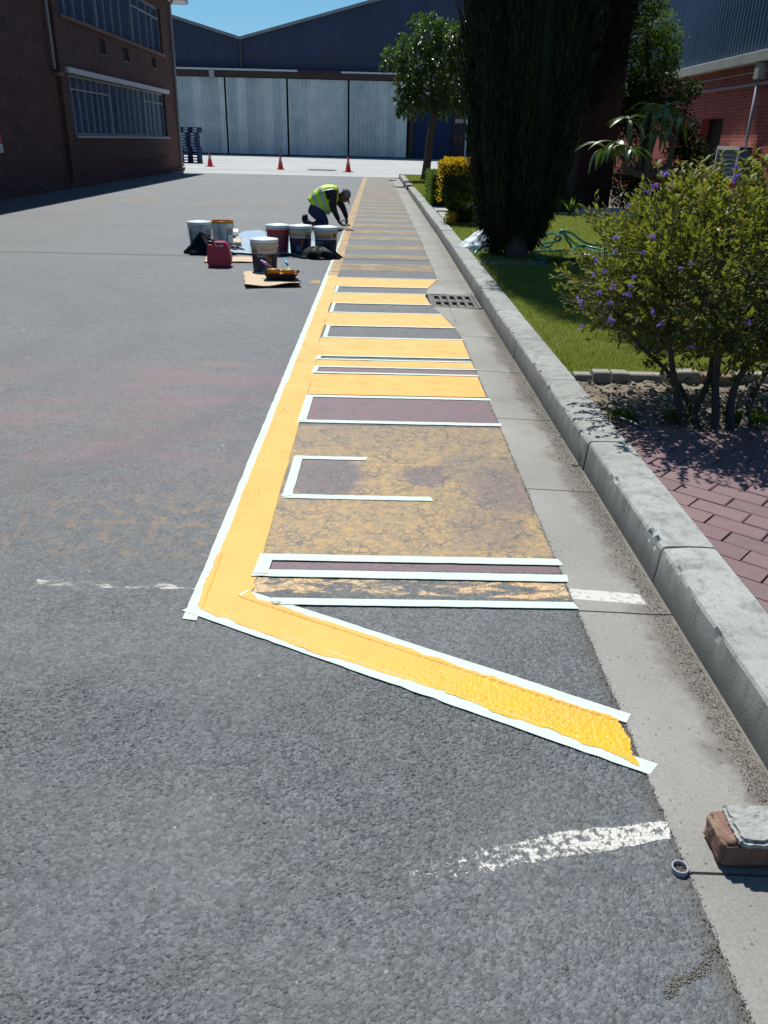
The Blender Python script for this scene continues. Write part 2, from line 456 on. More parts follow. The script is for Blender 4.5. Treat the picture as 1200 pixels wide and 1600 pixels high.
def mk_tape():
    m = NT('masking_tape')
    f = m.pos()
    c = m.mix(m.noise(30.0, 5, f), (0.50, 0.61, 0.53), (0.62, 0.71, 0.62))
    c = m.mix(m.ramp(m.noise(24.0, 6, f, 0.7), [(0.60, 0), (0.68, 0.55)]), c, (0.74, 0.55, 0.25))
    h = m.math('ADD', m.noise(60.0, 5, f), m.math('MULTIPLY', m.noise(260.0, 2, f), 0.3))
    m.bsdf(c, 0.6, 0, 0.3, m.bump(h, 0.8, 0.004))
    M['tape'] = m.m
mk_tape()

def concrete(name, c0, c1, pit=True, dirt=None, bscale=140.0, rough=0.85, pits_col=(0.10, 0.095, 0.085), dirtfn=None, big=1.3):
    m = NT(name); P = m.pos()
    x, y, z = m.xyz(P)
    c = m.mix(m.ramp(m.noise(big, 6, P, 0.6), [(0.3, 0), (0.7, 1)]), c0, c1)
    c = m.mix(0.5, c, m.ramp(m.noise(150.0, 3, P), [(0.3, (0.36, 0.36, 0.36)), (0.7, (0.64, 0.64, 0.64))]), 'OVERLAY')
    h = m.noise(bscale, 4, P)
    if pit:
        v = m.vor(55.0, P); r = m.n('ShaderNodeTexVoronoi', {'Vector': P, 'Scale': 55.0}).outputs['Color']
        hole = m.math('MULTIPLY', m.math('LESS_THAN', v, 0.20), m.math('GREATER_THAN', m.xyz(r)[0], 0.70))
        hole = m.math('MULTIPLY', hole, m.ramp(m.noise(6.0, 4, P), [(0.40, 0), (0.50, 1)]))
        c = m.mix(m.math('MULTIPLY', hole, 0.8), c, pits_col)
        h = m.math('SUBTRACT', h, m.math('MULTIPLY', hole, 2.5))
    if dirtfn: c = dirtfn(m, c, P, x, y, z)
    m.bsdf(c, rough, 0, 0.35, m.bump(h, 0.5, 0.002))
    M[name] = m.m
def kerb_dirt_shade(m, c, P, x, y, z):  # grime and stains, with the shade of the upright face put into the colour
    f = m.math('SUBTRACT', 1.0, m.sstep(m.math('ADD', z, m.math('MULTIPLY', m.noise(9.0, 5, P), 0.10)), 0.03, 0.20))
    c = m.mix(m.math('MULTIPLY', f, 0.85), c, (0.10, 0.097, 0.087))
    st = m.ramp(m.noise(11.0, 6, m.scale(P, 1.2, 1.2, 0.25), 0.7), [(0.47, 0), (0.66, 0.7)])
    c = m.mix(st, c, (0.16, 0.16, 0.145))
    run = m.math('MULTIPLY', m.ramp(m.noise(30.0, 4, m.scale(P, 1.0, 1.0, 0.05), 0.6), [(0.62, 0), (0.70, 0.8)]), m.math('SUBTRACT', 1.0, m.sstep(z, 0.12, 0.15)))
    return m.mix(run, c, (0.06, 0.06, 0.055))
concrete('kerb_concrete', (0.27, 0.28, 0.26), (0.385, 0.395, 0.37), dirtfn=kerb_dirt_shade)
def gutter_dirt(m, c, P, x, y, z):
    e = m.math('ADD', x, m.math('MULTIPLY_ADD', m.noise(4.5, 6, P, 0.7), 0.34, -0.17))
    f = m.sstep(e, 0.90, 0.99)
    near = m.math('SUBTRACT', 1.0, m.math('MULTIPLY', m.sstep(y, 6.0, 10.0), 0.55))
    c = m.mix(m.math('MULTIPLY', m.math('MULTIPLY', f, near), m.math('MULTIPLY_ADD', m.noise(40.0, 5, P), 0.7, 0.35)), c, (0.105, 0.09, 0.072))
    mid = m.math('MULTIPLY', m.ramp(m.noise(2.6, 6, P, 0.7), [(0.44, 0), (0.62, 0.6)]), m.sstep(x, 0.70, 0.92))
    c = m.mix(mid, c, (0.20, 0.185, 0.155))
    # old white line carried over the gutter
    w = m.math('MULTIPLY', m.math('SUBTRACT', 1.0, m.sstep(m.math('ABSOLUTE', m.math('SUBTRACT', m.math('ADD', y, m.math('MULTIPLY', m.math('SUBTRACT', x, 0.73), 0.06)), 2.507)), 0.033, 0.040)), m.math('SUBTRACT', 1.0, m.sstep(x, 0.98, 1.0)))
    c = m.mix(m.math('MULTIPLY', w, m.ramp(m.noise(45.0, 5, P), [(0.36, 0.35), (0.5, 0.95)])), c, (0.60, 0.585, 0.54))
    return c
concrete('gutter_concrete', (0.215, 0.208, 0.188), (0.36, 0.35, 0.32), dirtfn=gutter_dirt)
concrete('apron_concrete', (0.33, 0.345, 0.335), (0.42, 0.43, 0.415), pit=False, big=0.25)
concrete('path_concrete', (0.33, 0.33, 0.31), (0.42, 0.42, 0.40), pit=False)
concrete('white_render', (0.60, 0.61, 0.60), (0.70, 0.71, 0.70), pit=False)
concrete('grey_beam', (0.32, 0.33, 0.31), (0.42, 0.43, 0.40), pit=False)

def mk_paver():
    m = NT('red_paver'); P = m.pos()
    rnd = m.n('ShaderNodeObjectInfo').outputs['Random']
    c = m.mix(rnd, (0.175, 0.112, 0.113), (0.225, 0.140, 0.140))
    c = m.mix(m.ramp(m.noise(26.0, 6, P, 0.7), [(0.45, 0), (0.75, 0.6)]), c, (0.20, 0.165, 0.16))
    c = m.mix(m.ramp(m.noise(120.0, 3, P), [(0.62, 0), (0.70, 0.8)]), c, (0.10, 0.05, 0.05))
    m.bsdf(c, 0.8, 0, 0.35, m.bump(m.noise(110.0, 5, P), 0.5, 0.003)); M['paver'] = m.m
mk_paver()
def brickmat(name, axis, c1, c2, mortar, rough=0.85):
    m = NT(name); P = m.pos(); x, y, z = m.xyz(P)
    v = m.n('ShaderNodeCombineXYZ', {0: x if axis == 'x' else y, 1: z, 2: 0.0}).outputs[0]
    b = m.n('ShaderNodeTexBrick', {'Vector': v, 'Color1': c1, 'Color2': c2, 'Mortar': mortar, 'Scale': 1.0, 'Mortar Size': 0.007, 'Mortar Smooth': 0.2, 'Bias': 0.0, 'Brick Width': 0.232, 'Row Height': 0.085})
    b.offset = 0.5
    c = m.mix(0.8, b.outputs['Color'], m.ramp(m.noise(2.2, 6, P, 0.65), [(0.3, (0.32, 0.32, 0.34)), (0.7, (0.62, 0.6, 0.6))]), 'OVERLAY')
    c = m.mix(m.ramp(m.noise(20.0, 4, P), [(0.55, 0), (0.8, 0.35)]), c, (0.09, 0.05, 0.045))
    m.bsdf(c, rough, 0, 0.3, m.bump(m.math('MULTIPLY_ADD', m.noise(60.0, 3, P), 0.2, m.math('SUBTRACT', 1.0, b.outputs['Fac'])), 0.7, 0.008))
    M[name] = m.m
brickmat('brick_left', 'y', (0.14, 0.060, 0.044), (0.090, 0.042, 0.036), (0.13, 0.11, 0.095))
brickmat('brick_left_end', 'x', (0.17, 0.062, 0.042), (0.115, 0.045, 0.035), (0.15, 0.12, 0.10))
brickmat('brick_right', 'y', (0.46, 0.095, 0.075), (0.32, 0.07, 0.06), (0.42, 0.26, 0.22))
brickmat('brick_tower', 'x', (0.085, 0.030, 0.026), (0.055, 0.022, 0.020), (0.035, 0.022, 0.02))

def metal_sheet(name, c0, c1, metal, rough, axis='x', sheet=0.76):
    m = NT(name); P = m.pos(); x, y, z = m.xyz(P)
    u = x if axis == 'x' else y
    s = m.math('FLOOR', m.math('DIVIDE', u, sheet))
    wn_ = m.n('ShaderNodeTexWhiteNoise', {'W': s}, noise_dimensions='1D').outputs['Value']
    n = m.noise(0.8, 6, m.scale(P, 1, 1, 1.4), 0.6)
    f = m.math('MULTIPLY_ADD', wn_, 0.35, m.math('MULTIPLY', n, 0.75))
    c = m.mix(m.ramp(f, [(0.25, 0), (0.85, 1)]), c0, c1)
    st = m.ramp(m.noise(5.0, 5, m.scale(P, 1, 1, 0.12), 0.7), [(0.5, 0), (0.75, 0.4)])
    c = m.mix(st, c, tuple(a * 0.6 for a in c0))
    m.bsdf(c, m.math('MULTIPLY_ADD', n, 0.2, rough - 0.1), metal, 0.5, m.bump(m.noise(1.6, 4, P), 0.35, 0.05))
    M[name] = m.m
metal_sheet('galvanised', (0.44, 0.49, 0.52), (0.78, 0.81, 0.78), 0.55, 0.38)
metal_sheet('blue_cladding', (0.018, 0.026, 0.070), (0.026, 0.036, 0.088), 0.0, 0.55)
metal_sheet('side_cladding', (0.10, 0.15, 0.23), (0.15, 0.21, 0.30), 0.1, 0.45, 'y')
metal_sheet('roof_metal', (0.16, 0.18, 0.20), (0.26, 0.28, 0.30), 0.3, 0.5)

def leafmat(name, a, b, trans=0.3, rough=0.42, tcol=None, spec=0.5):
    m = NT(name)
    t = m.n('ShaderNodeAttribute', attribute_name='tint').outputs['Fac']
    c = m.mix(t, a, b)
    c = m.mix(m.ramp(m.noise(1.8, 3, m.obj()), [(0.4, 0), (0.7, 0.3)]), c, tuple(x * 0.7 for x in a))
    p = m.n('ShaderNodeBsdfPrincipled', {'Base Color': c, 'Roughness': rough, 'Specular IOR Level': spec})
    tr = m.n('ShaderNodeBsdfTranslucent', {'Color': m.mix(0.6, c, tcol or tuple(min(1, x * 1.5) for x in b))})
    mx = m.n('ShaderNodeMixShader', {0: trans, 1: p.outputs[0], 2: tr.outputs[0]})
    m.t.links.new(mx.outputs[0], m.out.inputs[0]); M[name] = m.m
leafmat('grass_blades', (0.15, 0.195, 0.034), (0.34, 0.36, 0.09), 0.42, 0.6, (0.42, 0.50, 0.05), 0.3)
leafmat('bush_leaf', (0.028, 0.050, 0.010), (0.18, 0.20, 0.020), 0.36, 0.6, (0.38, 0.41, 0.03), 0.3)
leafmat('cypress_leaf', (0.010, 0.018, 0.009), (0.022, 0.034, 0.012), 0.08, 0.7, None, 0.2)
leafmat('tree_leaf', (0.016, 0.042, 0.010), (0.07, 0.13, 0.02), 0.25, 0.36, (0.16, 0.30, 0.02), 0.4)
leafmat('dark_leaf', (0.015, 0.035, 0.008), (0.045, 0.080, 0.014), 0.2, 0.65, None, 0.2)
leafmat('climber_leaf', (0.03, 0.065, 0.012), (0.10, 0.17, 0.025), 0.35, 0.65, (0.22, 0.36, 0.03), 0.2)
leafmat('gold_leaf', (0.42, 0.28, 0.008), (0.72, 0.48, 0.014), 0.35, 0.6, (0.9, 0.6, 0.02), 0.3)
leafmat('big_leaf', (0.028, 0.060, 0.012), (0.065, 0.11, 0.018), 0.22, 0.38, (0.16, 0.26, 0.02), 0.5)
leafmat('petal', (0.22, 0.12, 0.52), (0.38, 0.24, 0.72), 0.25, 0.5, (0.4, 0.25, 0.8))
leafmat('dry_leaf', (0.42, 0.20, 0.03), (0.5, 0.28, 0.06), 0.3, 0.5)

def mk_lawn():
    m = NT('lawn_soil'); P = m.pos()
    c = m.mix(m.ramp(m.noise(3.0, 6, P, 0.65), [(0.35, 0), (0.7, 1)]), (0.13, 0.17, 0.035), (0.18, 0.21, 0.055))
    c = m.mix(m.ramp(m.noise(55.0, 5, P, 0.75), [(0.42, 0.65), (0.6, 0)]), c, (0.05, 0.055, 0.02))
    m.bsdf(c, 0.9, 0, 0.2, m.bump(m.noise(90.0, 5, P), 0.8, 0.02)); M['lawn'] = m.m
    m = NT('soil'); P = m.pos()
    c = m.mix(m.ramp(m.noise(7.0, 6, P, 0.7), [(0.35, 0), (0.7, 1)]), (0.16, 0.135, 0.105), (0.33, 0.285, 0.22))
    c = m.mix(m.ramp(m.noise(60.0, 5, P, 0.7), [(0.5, 0), (0.62, 0.7)]), c, (0.09, 0.075, 0.06))
    m.bsdf(c, 0.95, 0, 0.2, m.bump(m.noise(70.0, 6, P, 0.7), 0.8, 0.01)); M['soil'] = m.m
mk_lawn()
M['bark'] = plain('bark', (0.10, 0.085, 0.07), 0.9, bump=0.8, bscale=45, var=0.35, scale=14)
M['dark_bark'] = plain('dark_bark', (0.05, 0.042, 0.036), 0.9, bump=0.8, bscale=45, var=0.3, scale=14)
M['gravel'] = plain('gravel', (0.17, 0.15, 0.125), 0.9, var=0.6, scale=45)
M['white_plastic'] = plain('white_plastic', (0.66, 0.70, 0.72), 0.35, var=0.05)
M['glass'] = plain('window_glass', (0.05, 0.08, 0.14), 0.12, 0.0, 0.8, var=0.4, scale=1.3)
M['blind'] = plain('window_blind', (0.13, 0.17, 0.24), 0.6, var=0.2)
M['steel_frame'] = plain('steel_frame', (0.30, 0.33, 0.36), 0.5, var=0.1)
M['dark_frame'] = plain('dark_frame', (0.05, 0.05, 0.06), 0.6)
M['fascia'] = plain('fascia', (0.62, 0.62, 0.60), 0.6)
M['pipe_grey'] = plain('pipe_grey', (0.30, 0.31, 0.33), 0.5)
M['canopy'] = plain('canopy_edge', (0.55, 0.58, 0.58), 0.5)
M['rust'] = plain('rusty_track', (0.055, 0.035, 0.035), 0.8, var=0.3)
M['navy'] = plain('navy_paint', (0.025, 0.035, 0.085), 0.6, spec=0.15)
M['dark_void'] = plain('dark_interior', (0.02, 0.02, 0.028), 0.9)
M['pallet_blue'] = plain('pallet_blue', (0.022, 0.038, 0.12), 0.7, var=0.3, scale=3, spec=0.15)
M['cone_red'] = plain('cone_red', (0.75, 0.035, 0.05), 0.5, var=0.05)
M['cone_white'] = plain('cone_band', (0.5, 0.35, 0.35), 0.4)
M['can_red'] = plain('can_red', (0.42, 0.012, 0.045), 0.35, var=0.15, scale=8)
M['black_plastic'] = plain('black_plastic', (0.012, 0.012, 0.014), 0.4)
M['black_bag'] = plain('black_bag', (0.006, 0.006, 0.010), 0.6, spec=0.15, bump=0.4, bscale=30)
M['cardboard'] = plain('cardboard', (0.55, 0.42, 0.28), 0.85, var=0.08)
M['cardboard_edge'] = plain('cardboard_edge', (0.20, 0.13, 0.08), 0.9)
M['bucket'] = plain('bucket_white', (0.42, 0.46, 0.50), 0.4, var=0.10, dirt=(0.28, 0.28, 0.27), dirtscale=9)
M['bucket_lid'] = plain('bucket_lid', (0.66, 0.72, 0.74), 0.35, var=0.04)
M['orange_paint'] = plain('orange_paint', (0.62, 0.22, 0.01), 0.3, var=0.2, scale=10)
M['lab_dark'] = plain('label_dark', (0.035, 0.035, 0.055), 0.4, var=0.4, scale=9, spec=0.15)
M['lab_blue'] = plain('label_blue', (0.03, 0.06, 0.22), 0.4, spec=0.15)
M['lab_red'] = plain('label_red', (0.45, 0.02, 0.03), 0.4, spec=0.15)
M['lab_cream'] = plain('label_cream', (0.50, 0.44, 0.36), 0.45)
M['lab_olive'] = plain('label_olive', (0.36, 0.33, 0.10), 0.45)
M['lab_slate'] = plain('label_slate', (0.10, 0.16, 0.22), 0.4, spec=0.15)
M['lab_brown'] = plain('label_brown', (0.22, 0.09, 0.03), 0.45, spec=0.15)
M['lab_white'] = plain('label_white', (0.5, 0.5, 0.5), 0.45)
M['sheet_blue'] = plain('drop_sheet', (0.36, 0.46, 0.54), 0.35, bump=0.3, bscale=12)
M['paper'] = plain('paper', (0.74, 0.74, 0.70), 0.7)
M['handle_blue'] = plain('handle_blue', (0.05, 0.33, 0.50), 0.35)
M['handle_purple'] = plain('handle_purple', (0.38, 0.24, 0.50), 0.35)
M['tray_black'] = plain('tray_black', (0.018, 0.014, 0.014), 0.4, spec=0.15)
M['wet_roller'] = plain('wet_roller', (0.60, 0.28, 0.02), 0.45, bump=0.8, bscale=90, var=0.25, scale=20)
M['wire'] = plain('wire', (0.4, 0.4, 0.4), 0.4, 1.0)
M['hose'] = plain('hose_green', (0.03, 0.20, 0.165), 0.3)
M['bag_plastic'] = plain('bag_plastic', (0.60, 0.68, 0.74), 0.3, bump=0.6, bscale=18)
M['skin'] = plain('skin', (0.11, 0.05, 0.032), 0.5)
M['vest'] = plain('vest_yellow', (0.50, 0.80, 0.02), 0.6, var=0.1, scale=10, bump=0.3, bscale=14)
M['reflective'] = plain('reflective_tape', (0.38, 0.42, 0.42), 0.35)
M['shirt'] = plain('shirt_dark', (0.012, 0.012, 0.020), 0.85)
M['denim'] = plain('denim', (0.022, 0.036, 0.105), 0.85, var=0.25, scale=14)
M['boot'] = plain('boot', (0.014, 0.014, 0.013), 0.7)
M['cap'] = plain('cap_grey', (0.16, 0.17, 0.20), 0.75)
M['cap_brim'] = plain('cap_brim', (0.14, 0.02, 0.035), 0.75)
M['brick_loose'] = plain('loose_brick', (0.20, 0.105, 0.078), 0.9, var=0.25, scale=30, bump=1.0, bscale=90, dirt=(0.34, 0.25, 0.16), dirtscale=12)
M['edging'] = plain('edging', (0.27, 0.255, 0.225), 0.9, var=0.3, scale=12, bump=0.6, bscale=80, dirt=(0.12, 0.10, 0.08))
M['edging_brown'] = plain('edging_brown', (0.20, 0.13, 0.09), 0.9, var=0.3, scale=12, bump=0.6, bscale=80)
M['mortar'] = plain('mortar', (0.33, 0.335, 0.31), 0.95, var=0.25, scale=25, bump=1.0, bscale=80)
M['iron'] = plain('cast_iron', (0.095, 0.09, 0.092), 0.7, bump=0.5, bscale=120)
M['sand'] = plain('joint_sand', (0.15, 0.135, 0.11), 0.95, bump=0.6, bscale=200, var=0.3, scale=40)
M['pipe_black'] = plain('pipe_black', (0.06, 0.075, 0.08), 0.45)

# ================================================================ SETTING
XG0, XG1 = 0.728, 1.052       # gutter left / right
XK = 1.27                     # back of kerb
def kdx(y): return -0.0062 * max(0.0, y - 14.0)   # the kerb line bends slightly at the far end

box('ground', M['soil'], -300, 300, -60, 500, -0.6, -0.16)
bpy.data.objects['ground']['kind'] = 'structure'

# asphalt yard: flat sheet with a hole where the finely modelled near part lies
NX0, NX1, NY0, NY1 = -1.52, XG0, 0.80, 2.76
def right_edge(y):
    e = XG0 + kdx(y)
    if y > 28: e = XG0 + kdx(y)
    return e
bm = bmesh.new()
def quad(bm, pts):
    return bm.faces.new([bm.verts.new(p) for p in pts])
quad(bm, [(-80, -12, 0), (NX1, -12, 0), (NX1, NY0, 0), (-80, NY0, 0)])
quad(bm, [(-80, NY0, 0), (NX0, NY0, 0), (NX0, NY1, 0), (-80, NY1, 0)])
# the asphalt bites round the drain
edge = [(XG0, NY1), (XG0, 6.10)] + [tuple(G(*p)[:2]) for p in [(718, 534), (712, 514), (693, 494), (675, 479), (665, 463), (668, 452)]] + [tuple(G(679, 438)[:2])]
edge = edge[:2] + [(XG0, float(G(718, 534)[1]))] + [(min(a, XG0 - 0.001), b) for a, b in edge[3:-1]] + [(XG0, 9.68)]
prev = None
for (x, y) in edge + [(XG0, 14.0), (XG0 + kdx(20), 20), (XG0 + kdx(28), 28), (XG0 + kdx(37.4), 37.4)]:
    if prev: quad(bm, [(-80, prev[1], 0), (prev[0], prev[1], 0), (x, y, 0), (-80, y, 0)])
    prev = (x, y)
ya = bmobj('asphalt_yard', bm, M['asphalt']); tag(ya, kind='structure')
EDGE = edge

STEP = 0.0032
def grid_patch(name, x0, x1, y0, y1, mask, zf, mat, parent=None, step=STEP):
    i0, i1 = int(round(x0 / step)), int(round(x1 / step)); j0, j1 = int(round(y0 / step)), int(round(y1 / step))
    xs = np.arange(i0, i1 + 1) * step; ys = np.arange(j0, j1 + 1) * step
    xs[0] = x0; xs[-1] = x1; ys[0] = y0; ys[-1] = y1
    X, Y = np.meshgrid(xs, ys)
    Z = zf(X, Y)
    nx, ny = len(xs), len(ys)
    idx = np.arange(nx * ny).reshape(ny, nx)
    A = np.stack([idx[:-1, :-1], idx[:-1, 1:], idx[1:, 1:], idx[1:, :-1]], -1)
    if mask is not None:
        cxx = (X[:-1, :-1] + X[1:, 1:]) / 2; cyy = (Y[:-1, :-1] + Y[1:, 1:]) / 2
        A = A[mask(cxx, cyy)]
    A = A.reshape(-1, 4)
    used = np.unique(A); remap = -np.ones(nx * ny, int); remap[used] = np.arange(len(used))
    V = np.stack([X.ravel(), Y.ravel(), Z.ravel()], 1)[used]
    return npmesh(name, V, remap[A], mat, parent, smooth=True)
def zyard(X, Y):
    z = H(X, Y)
    b = np.minimum(np.minimum((X - NX0) / 0.20, (NY1 - Y) / 0.45), (Y - NY0) / 0.05)
    return z * np.clip(b, 0, 1)
near = grid_patch('asphalt_foreground', NX0, NX1, NY0, NY1, None, zyard, M['asphalt'])
near.data.polygons.foreach_set('use_smooth', np.zeros(len(near.data.polygons), dtype=bool))
tag(near, kind='structure')

def inpoly(poly):
    P = np.array(poly, float)
    def f(X, Y):
        ins = np.zeros(X.shape, bool); j = len(P) - 1
        for i in range(len(P)):
            c = ((P[i, 1] > Y) != (P[j, 1] > Y)) & (X < (P[j, 0] - P[i, 0]) * (Y - P[i, 1]) / (P[j, 1] - P[i, 1] + 1e-12) + P[i, 0])
            ins ^= c; j = i
        return ins
    return f
def ragged(poly, amp, seed=0, step=0.03, sides=None):
    """outline with small irregularities, returned as a closed list of points"""
    out = []; n = len(poly)
    for i in range(n):
        a = np.array(poly[i][:2], float); b = np.array(poly[(i + 1) % n][:2], float)
        L = np.linalg.norm(b - a); k = max(1, int(L / step)); t = (b - a) / max(L, 1e-9); nr = np.array([-t[1], t[0]])
        am = amp if sides is None else (amp if i in sides else amp * 0.15)
        for s in range(k):
            p = a + (b - a) * s / k
            w = 0 if s == 0 else (fnoise(p[0] * 14 + seed, p[1] * 14 + i * 7.3, seed) - 0.47) * 2 + (vnoise(p[0] * 70, p[1] * 70, seed + 5) - 0.5) * 0.6
            out.append(a + (b - a) * s / k + nr * am * float(w))
    return out
def sheet(name, poly, z, mat, parent=None, th=0.0):
    bm = bmesh.new()
    vs = [bm.verts.new((float(p[0]), float(p[1]), z)) for p in poly]
    f = bm.faces.new(vs); f.normal_update()
    if f.normal.z < 0: f.normal_flip()
    if th:
        r = bmesh.ops.extrude_face_region(bm, geom=[f])
        for v in r['geom']:
            if isinstance(v, bmesh.types.BMVert): v.co.z -= th
    bmesh.ops.triangulate(bm, faces=[x for x in bm.faces if len(x.verts) > 4])
    return bmobj(name, bm, mat, parent)

# ---- geometry of the painted ladder
XI = -0.425                                       # inner edge of the long yellow band
def tapeX(y): return -0.632 + 0.0034 * (y - 2.33) # outer edge of the long tape
def rg(y): return XG0
def gx(px, py): p = G(px, py); return (float(p[0]), float(p[1]))
OLD = 'road_marking'
def paintobj(poly, z, mat, nm='road_marking', amp=0.006, seed=1, step=0.03):
    o = sheet(nm, ragged(poly, amp, seed, step), z, mat); tag(o, kind='structure'); return o

# worn area between the freshly painted bars
paintobj([(XI - 0.004, 2.775), (XG0 - 0.004, 2.775), (XG0 - 0.004, 4.345), (XI - 0.004, 4.345)], 0.002, M['old_yellow_patch'], 'worn_yellow_marking', 0.006, 3)
# red ground inside the tape outlines
def redfill(y0, y1, x0=XI + 0.03, s=1):
    paintobj([(x0, y0), (XG0 - 0.006, y0), (XG0 - 0.006, y1), (x0, y1)], 0.0022, M['old_red'], 'worn_red_marking', 0.003, s)
redfill(4.43, 4.90, s=2); redfill(5.49, 5.62, s=3)
# worn flakes between the two lowest tapes (on the relief)
def on_relief(name, poly, lift, mat, seed, amp=0.008, over=None):
    rp = ragged(poly, amp, seed, 0.02)
    P = np.array(rp)
    x0, y0 = np.floor(P.min(0) / STEP) * STEP; x1, y1 = np.ceil(P.max(0) / STEP) * STEP
    pf = inpoly(rp)
    def zf(X, Y):
        z = zyard(X, Y) + lift
        if over is not None: z = np.where(over(X, Y), np.maximum(z, 0.0052 + 0.0004 * vnoise(X * 60, Y * 60)), z); z = z + 0.0028 * np.clip((Y - 2.70) / 0.06, 0, 1) * (X < XI + 0.01)
        return z
    return grid_patch(name, float(x0), float(x1), float(y0), float(y1), pf, zf, mat)
o = on_relief('worn_red_marking', [(XI + 0.03, 2.663), (XG0 - 0.008, 2.663), (XG0 - 0.008, 2.728), (XI + 0.03, 2.728)], 0.0004, M['old_red'], 4, 0.002); tag(o, kind='structure')
o = on_relief('worn_yellow_marking', [(XI, 2.49), (XG0 - 0.01, 2.47), (XG0 - 0.01, 2.60), (XI, 2.60)], 0.0004, M['old_yellow_flakes'], 5); tag(o, kind='structure')
o = on_relief('worn_white_line', [gx(55, 905), gx(318, 909), gx(314, 921), gx(55, 917)], 0.0004, M['old_white_dashes'], 6, 0.01); tag(o, kind='structure')
o = on_relief('worn_white_line', [gx(580, 1375), gx(720, 1333), gx(860, 1303), gx(1046, 1283), gx(1048, 1310), gx(880, 1338), gx(740, 1366), gx(590, 1398)], 0.0005, M['old_white_flakes'], 8, 0.012); tag(o, kind='structure')
for i, q in enumerate([[(232, 655), (250, 655), (212, 735), (190, 735)], [(300, 655), (318, 655), (290, 700), (272, 700)], [(365, 672), (382, 672), (340, 750), (310, 750)], [(120, 735), (250, 735), (250, 742), (120, 742)]]):
    paintobj([gx(*p) for p in q], 0.004, M['old_white_spots'], 'worn_white_line', 0.03, 20 + i)
for i, q in enumerate([[(322, 314), (384, 314), (372, 324), (306, 324)], [(412, 316), (456, 318), (446, 327), (400, 325)], [(152, 309), (186, 309), (176, 318), (140, 318)], [(200, 309), (250, 310), (238, 318), (190, 318)], [(345, 283), (372, 284), (366, 288), (338, 287)]]):
    paintobj([gx(*p) for p in q], 0.004, M['pale_patch'], 'faded_marking', 0.05, 40 + i, 0.2)

# old worn ladder farther on
ybar = [(10.29, 10.90), (11.44, 11.81), (12.44, 12.95), (13.71, 14.22), (14.66, 15.25), (15.83, 16.37), (16.95, 17.47), (18.03, 18.54)]
while ybar[-1][1] < 36.3: ybar.append((ybar[-1][0] + 1.055, ybar[-1][0] + 1.055 + 0.52))
for i, (a, b) in enumerate(ybar):
    paintobj([(-0.449, a), (XG0 + kdx(a) - 0.01, a), (XG0 + kdx(b) - 0.01, b), (-0.449, b)], 0.002, M['old_bar'], 'worn_crossing_bar', 0.02, 60 + i, 0.12)
paintobj([(-0.575, 9.78), (-0.45, 9.78), (-0.45, 37.2), (-0.60, 37.2), (-0.60, 15.4), (-0.575, 15.4)], 0.0042, M['old_column'], 'worn_yellow_band', 0.012, 90, 0.12)
paintobj([gx(482, 440), gx(498, 438), gx(500, 443), gx(490, 444)], 0.004, M['yellow_drips'], 'yellow_paint_smear', 0.02, 95)

# fresh yellow paint
TW = 0.05
def col_left(y): return tapeX(y) + 0.030
def fresh(poly, z, seed, amp=0.004, nm='fresh_yellow_band'):
    o = sheet(nm, ragged(poly, amp, seed, 0.025), z, M['yellow']); return tag(o, kind='structure')
# long band (from the relief zone on), its left edge runs over the tape
def band_left_pts(y0, y1, st, seed):
    out = []; y = y0
    while y < y1:
        out.append((tapeX(y) + (0.036 if y < 5.2 else 0.044) + 0.012 * (float(fnoise(y * 5, 0.3, seed)) - 0.45), y)); y += st
    return out
lp = band_left_pts(2.76, 9.85, 0.045, 3)
rp_ = []
y = 9.70
while y > 2.78:
    rp_.append((-0.425 + (-0.022 if y > 6.2 else 0) + 0.012 * (float(fnoise(y * 7, 2.3, 8)) - 0.45), y)); y -= 0.05
sh = sheet('fresh_yellow_band', lp + [(-0.46, 9.85), (-0.46, 9.76)] + rp_ + [(-0.425, 2.76)], 0.0046, M['yellow']); tag(sh, kind='structure')
# bars between the tape outlines: (near y, far y)
bars = [(9.10, 9.68), (8.10, 8.66), (7.04, 7.60), (5.97, 6.55), (5.66, 5.82), (4.95, 5.44)]
def redge(y):
    P = EDGE
    for k in range(len(P) - 1):
        a, b = P[k], P[k + 1]
        if a[1] <= y <= b[1]: return a[0] + (b[0] - a[0]) * (y - a[1]) / max(1e-6, b[1] - a[1])
    return XG0
for i, (a, b) in enumerate(bars):
    n = 6
    rt = [(redge(a + (b - a) * k / n) - 0.008, a + (b - a) * k / n) for k in range(n + 1)]
    xl = -0.424 if b < 6.3 else -0.445
    xr0 = rt[0][0]
    fresh([(xl, a)] + rt + [(xl, b)], 0.0034, 110 + i, 0.003, 'fresh_yellow_bar')
# near corner and the slanting band on the relief
corner = [(tapeX(2.76) + 0.036, 2.766), (-0.425, 2.766), (-0.423, 2.60), (-0.432, 2.49), gx(402, 938), gx(470, 959), gx(600, 1002), gx(760, 1057), gx(900, 1104), gx(964, 1125), gx(985, 1155), gx(1000, 1200), gx(975, 1187), gx(900, 1158), gx(700, 1086), gx(520, 1029), gx(400, 987), gx(340, 966), gx(312, 952), gx(310, 944), gx(322, 905)]
dg0, dg1 = np.array(gx(290, 957)), np.array(gx(1015, 1212))
dirn = (dg1 - dg0) / np.linalg.norm(dg1 - dg0); nrm_ = np.array([-dirn[1], dirn[0]])
up0, up1 = np.array(gx(388, 924)), np.array(gx(982, 1116))
LT = [(tapeX(2.3), 2.33), (tapeX(2.3) + TW, 2.30), (tapeX(2.9) + TW, 2.9), (tapeX(2.9), 2.9)]
LO = [tuple(dg0), tuple(dg1), tuple(dg1 + nrm_ * TW), tuple(dg0 + nrm_ * TW)]
ud = (up1 - up0) / np.linalg.norm(up1 - up0); un = np.array([-ud[1], ud[0]])
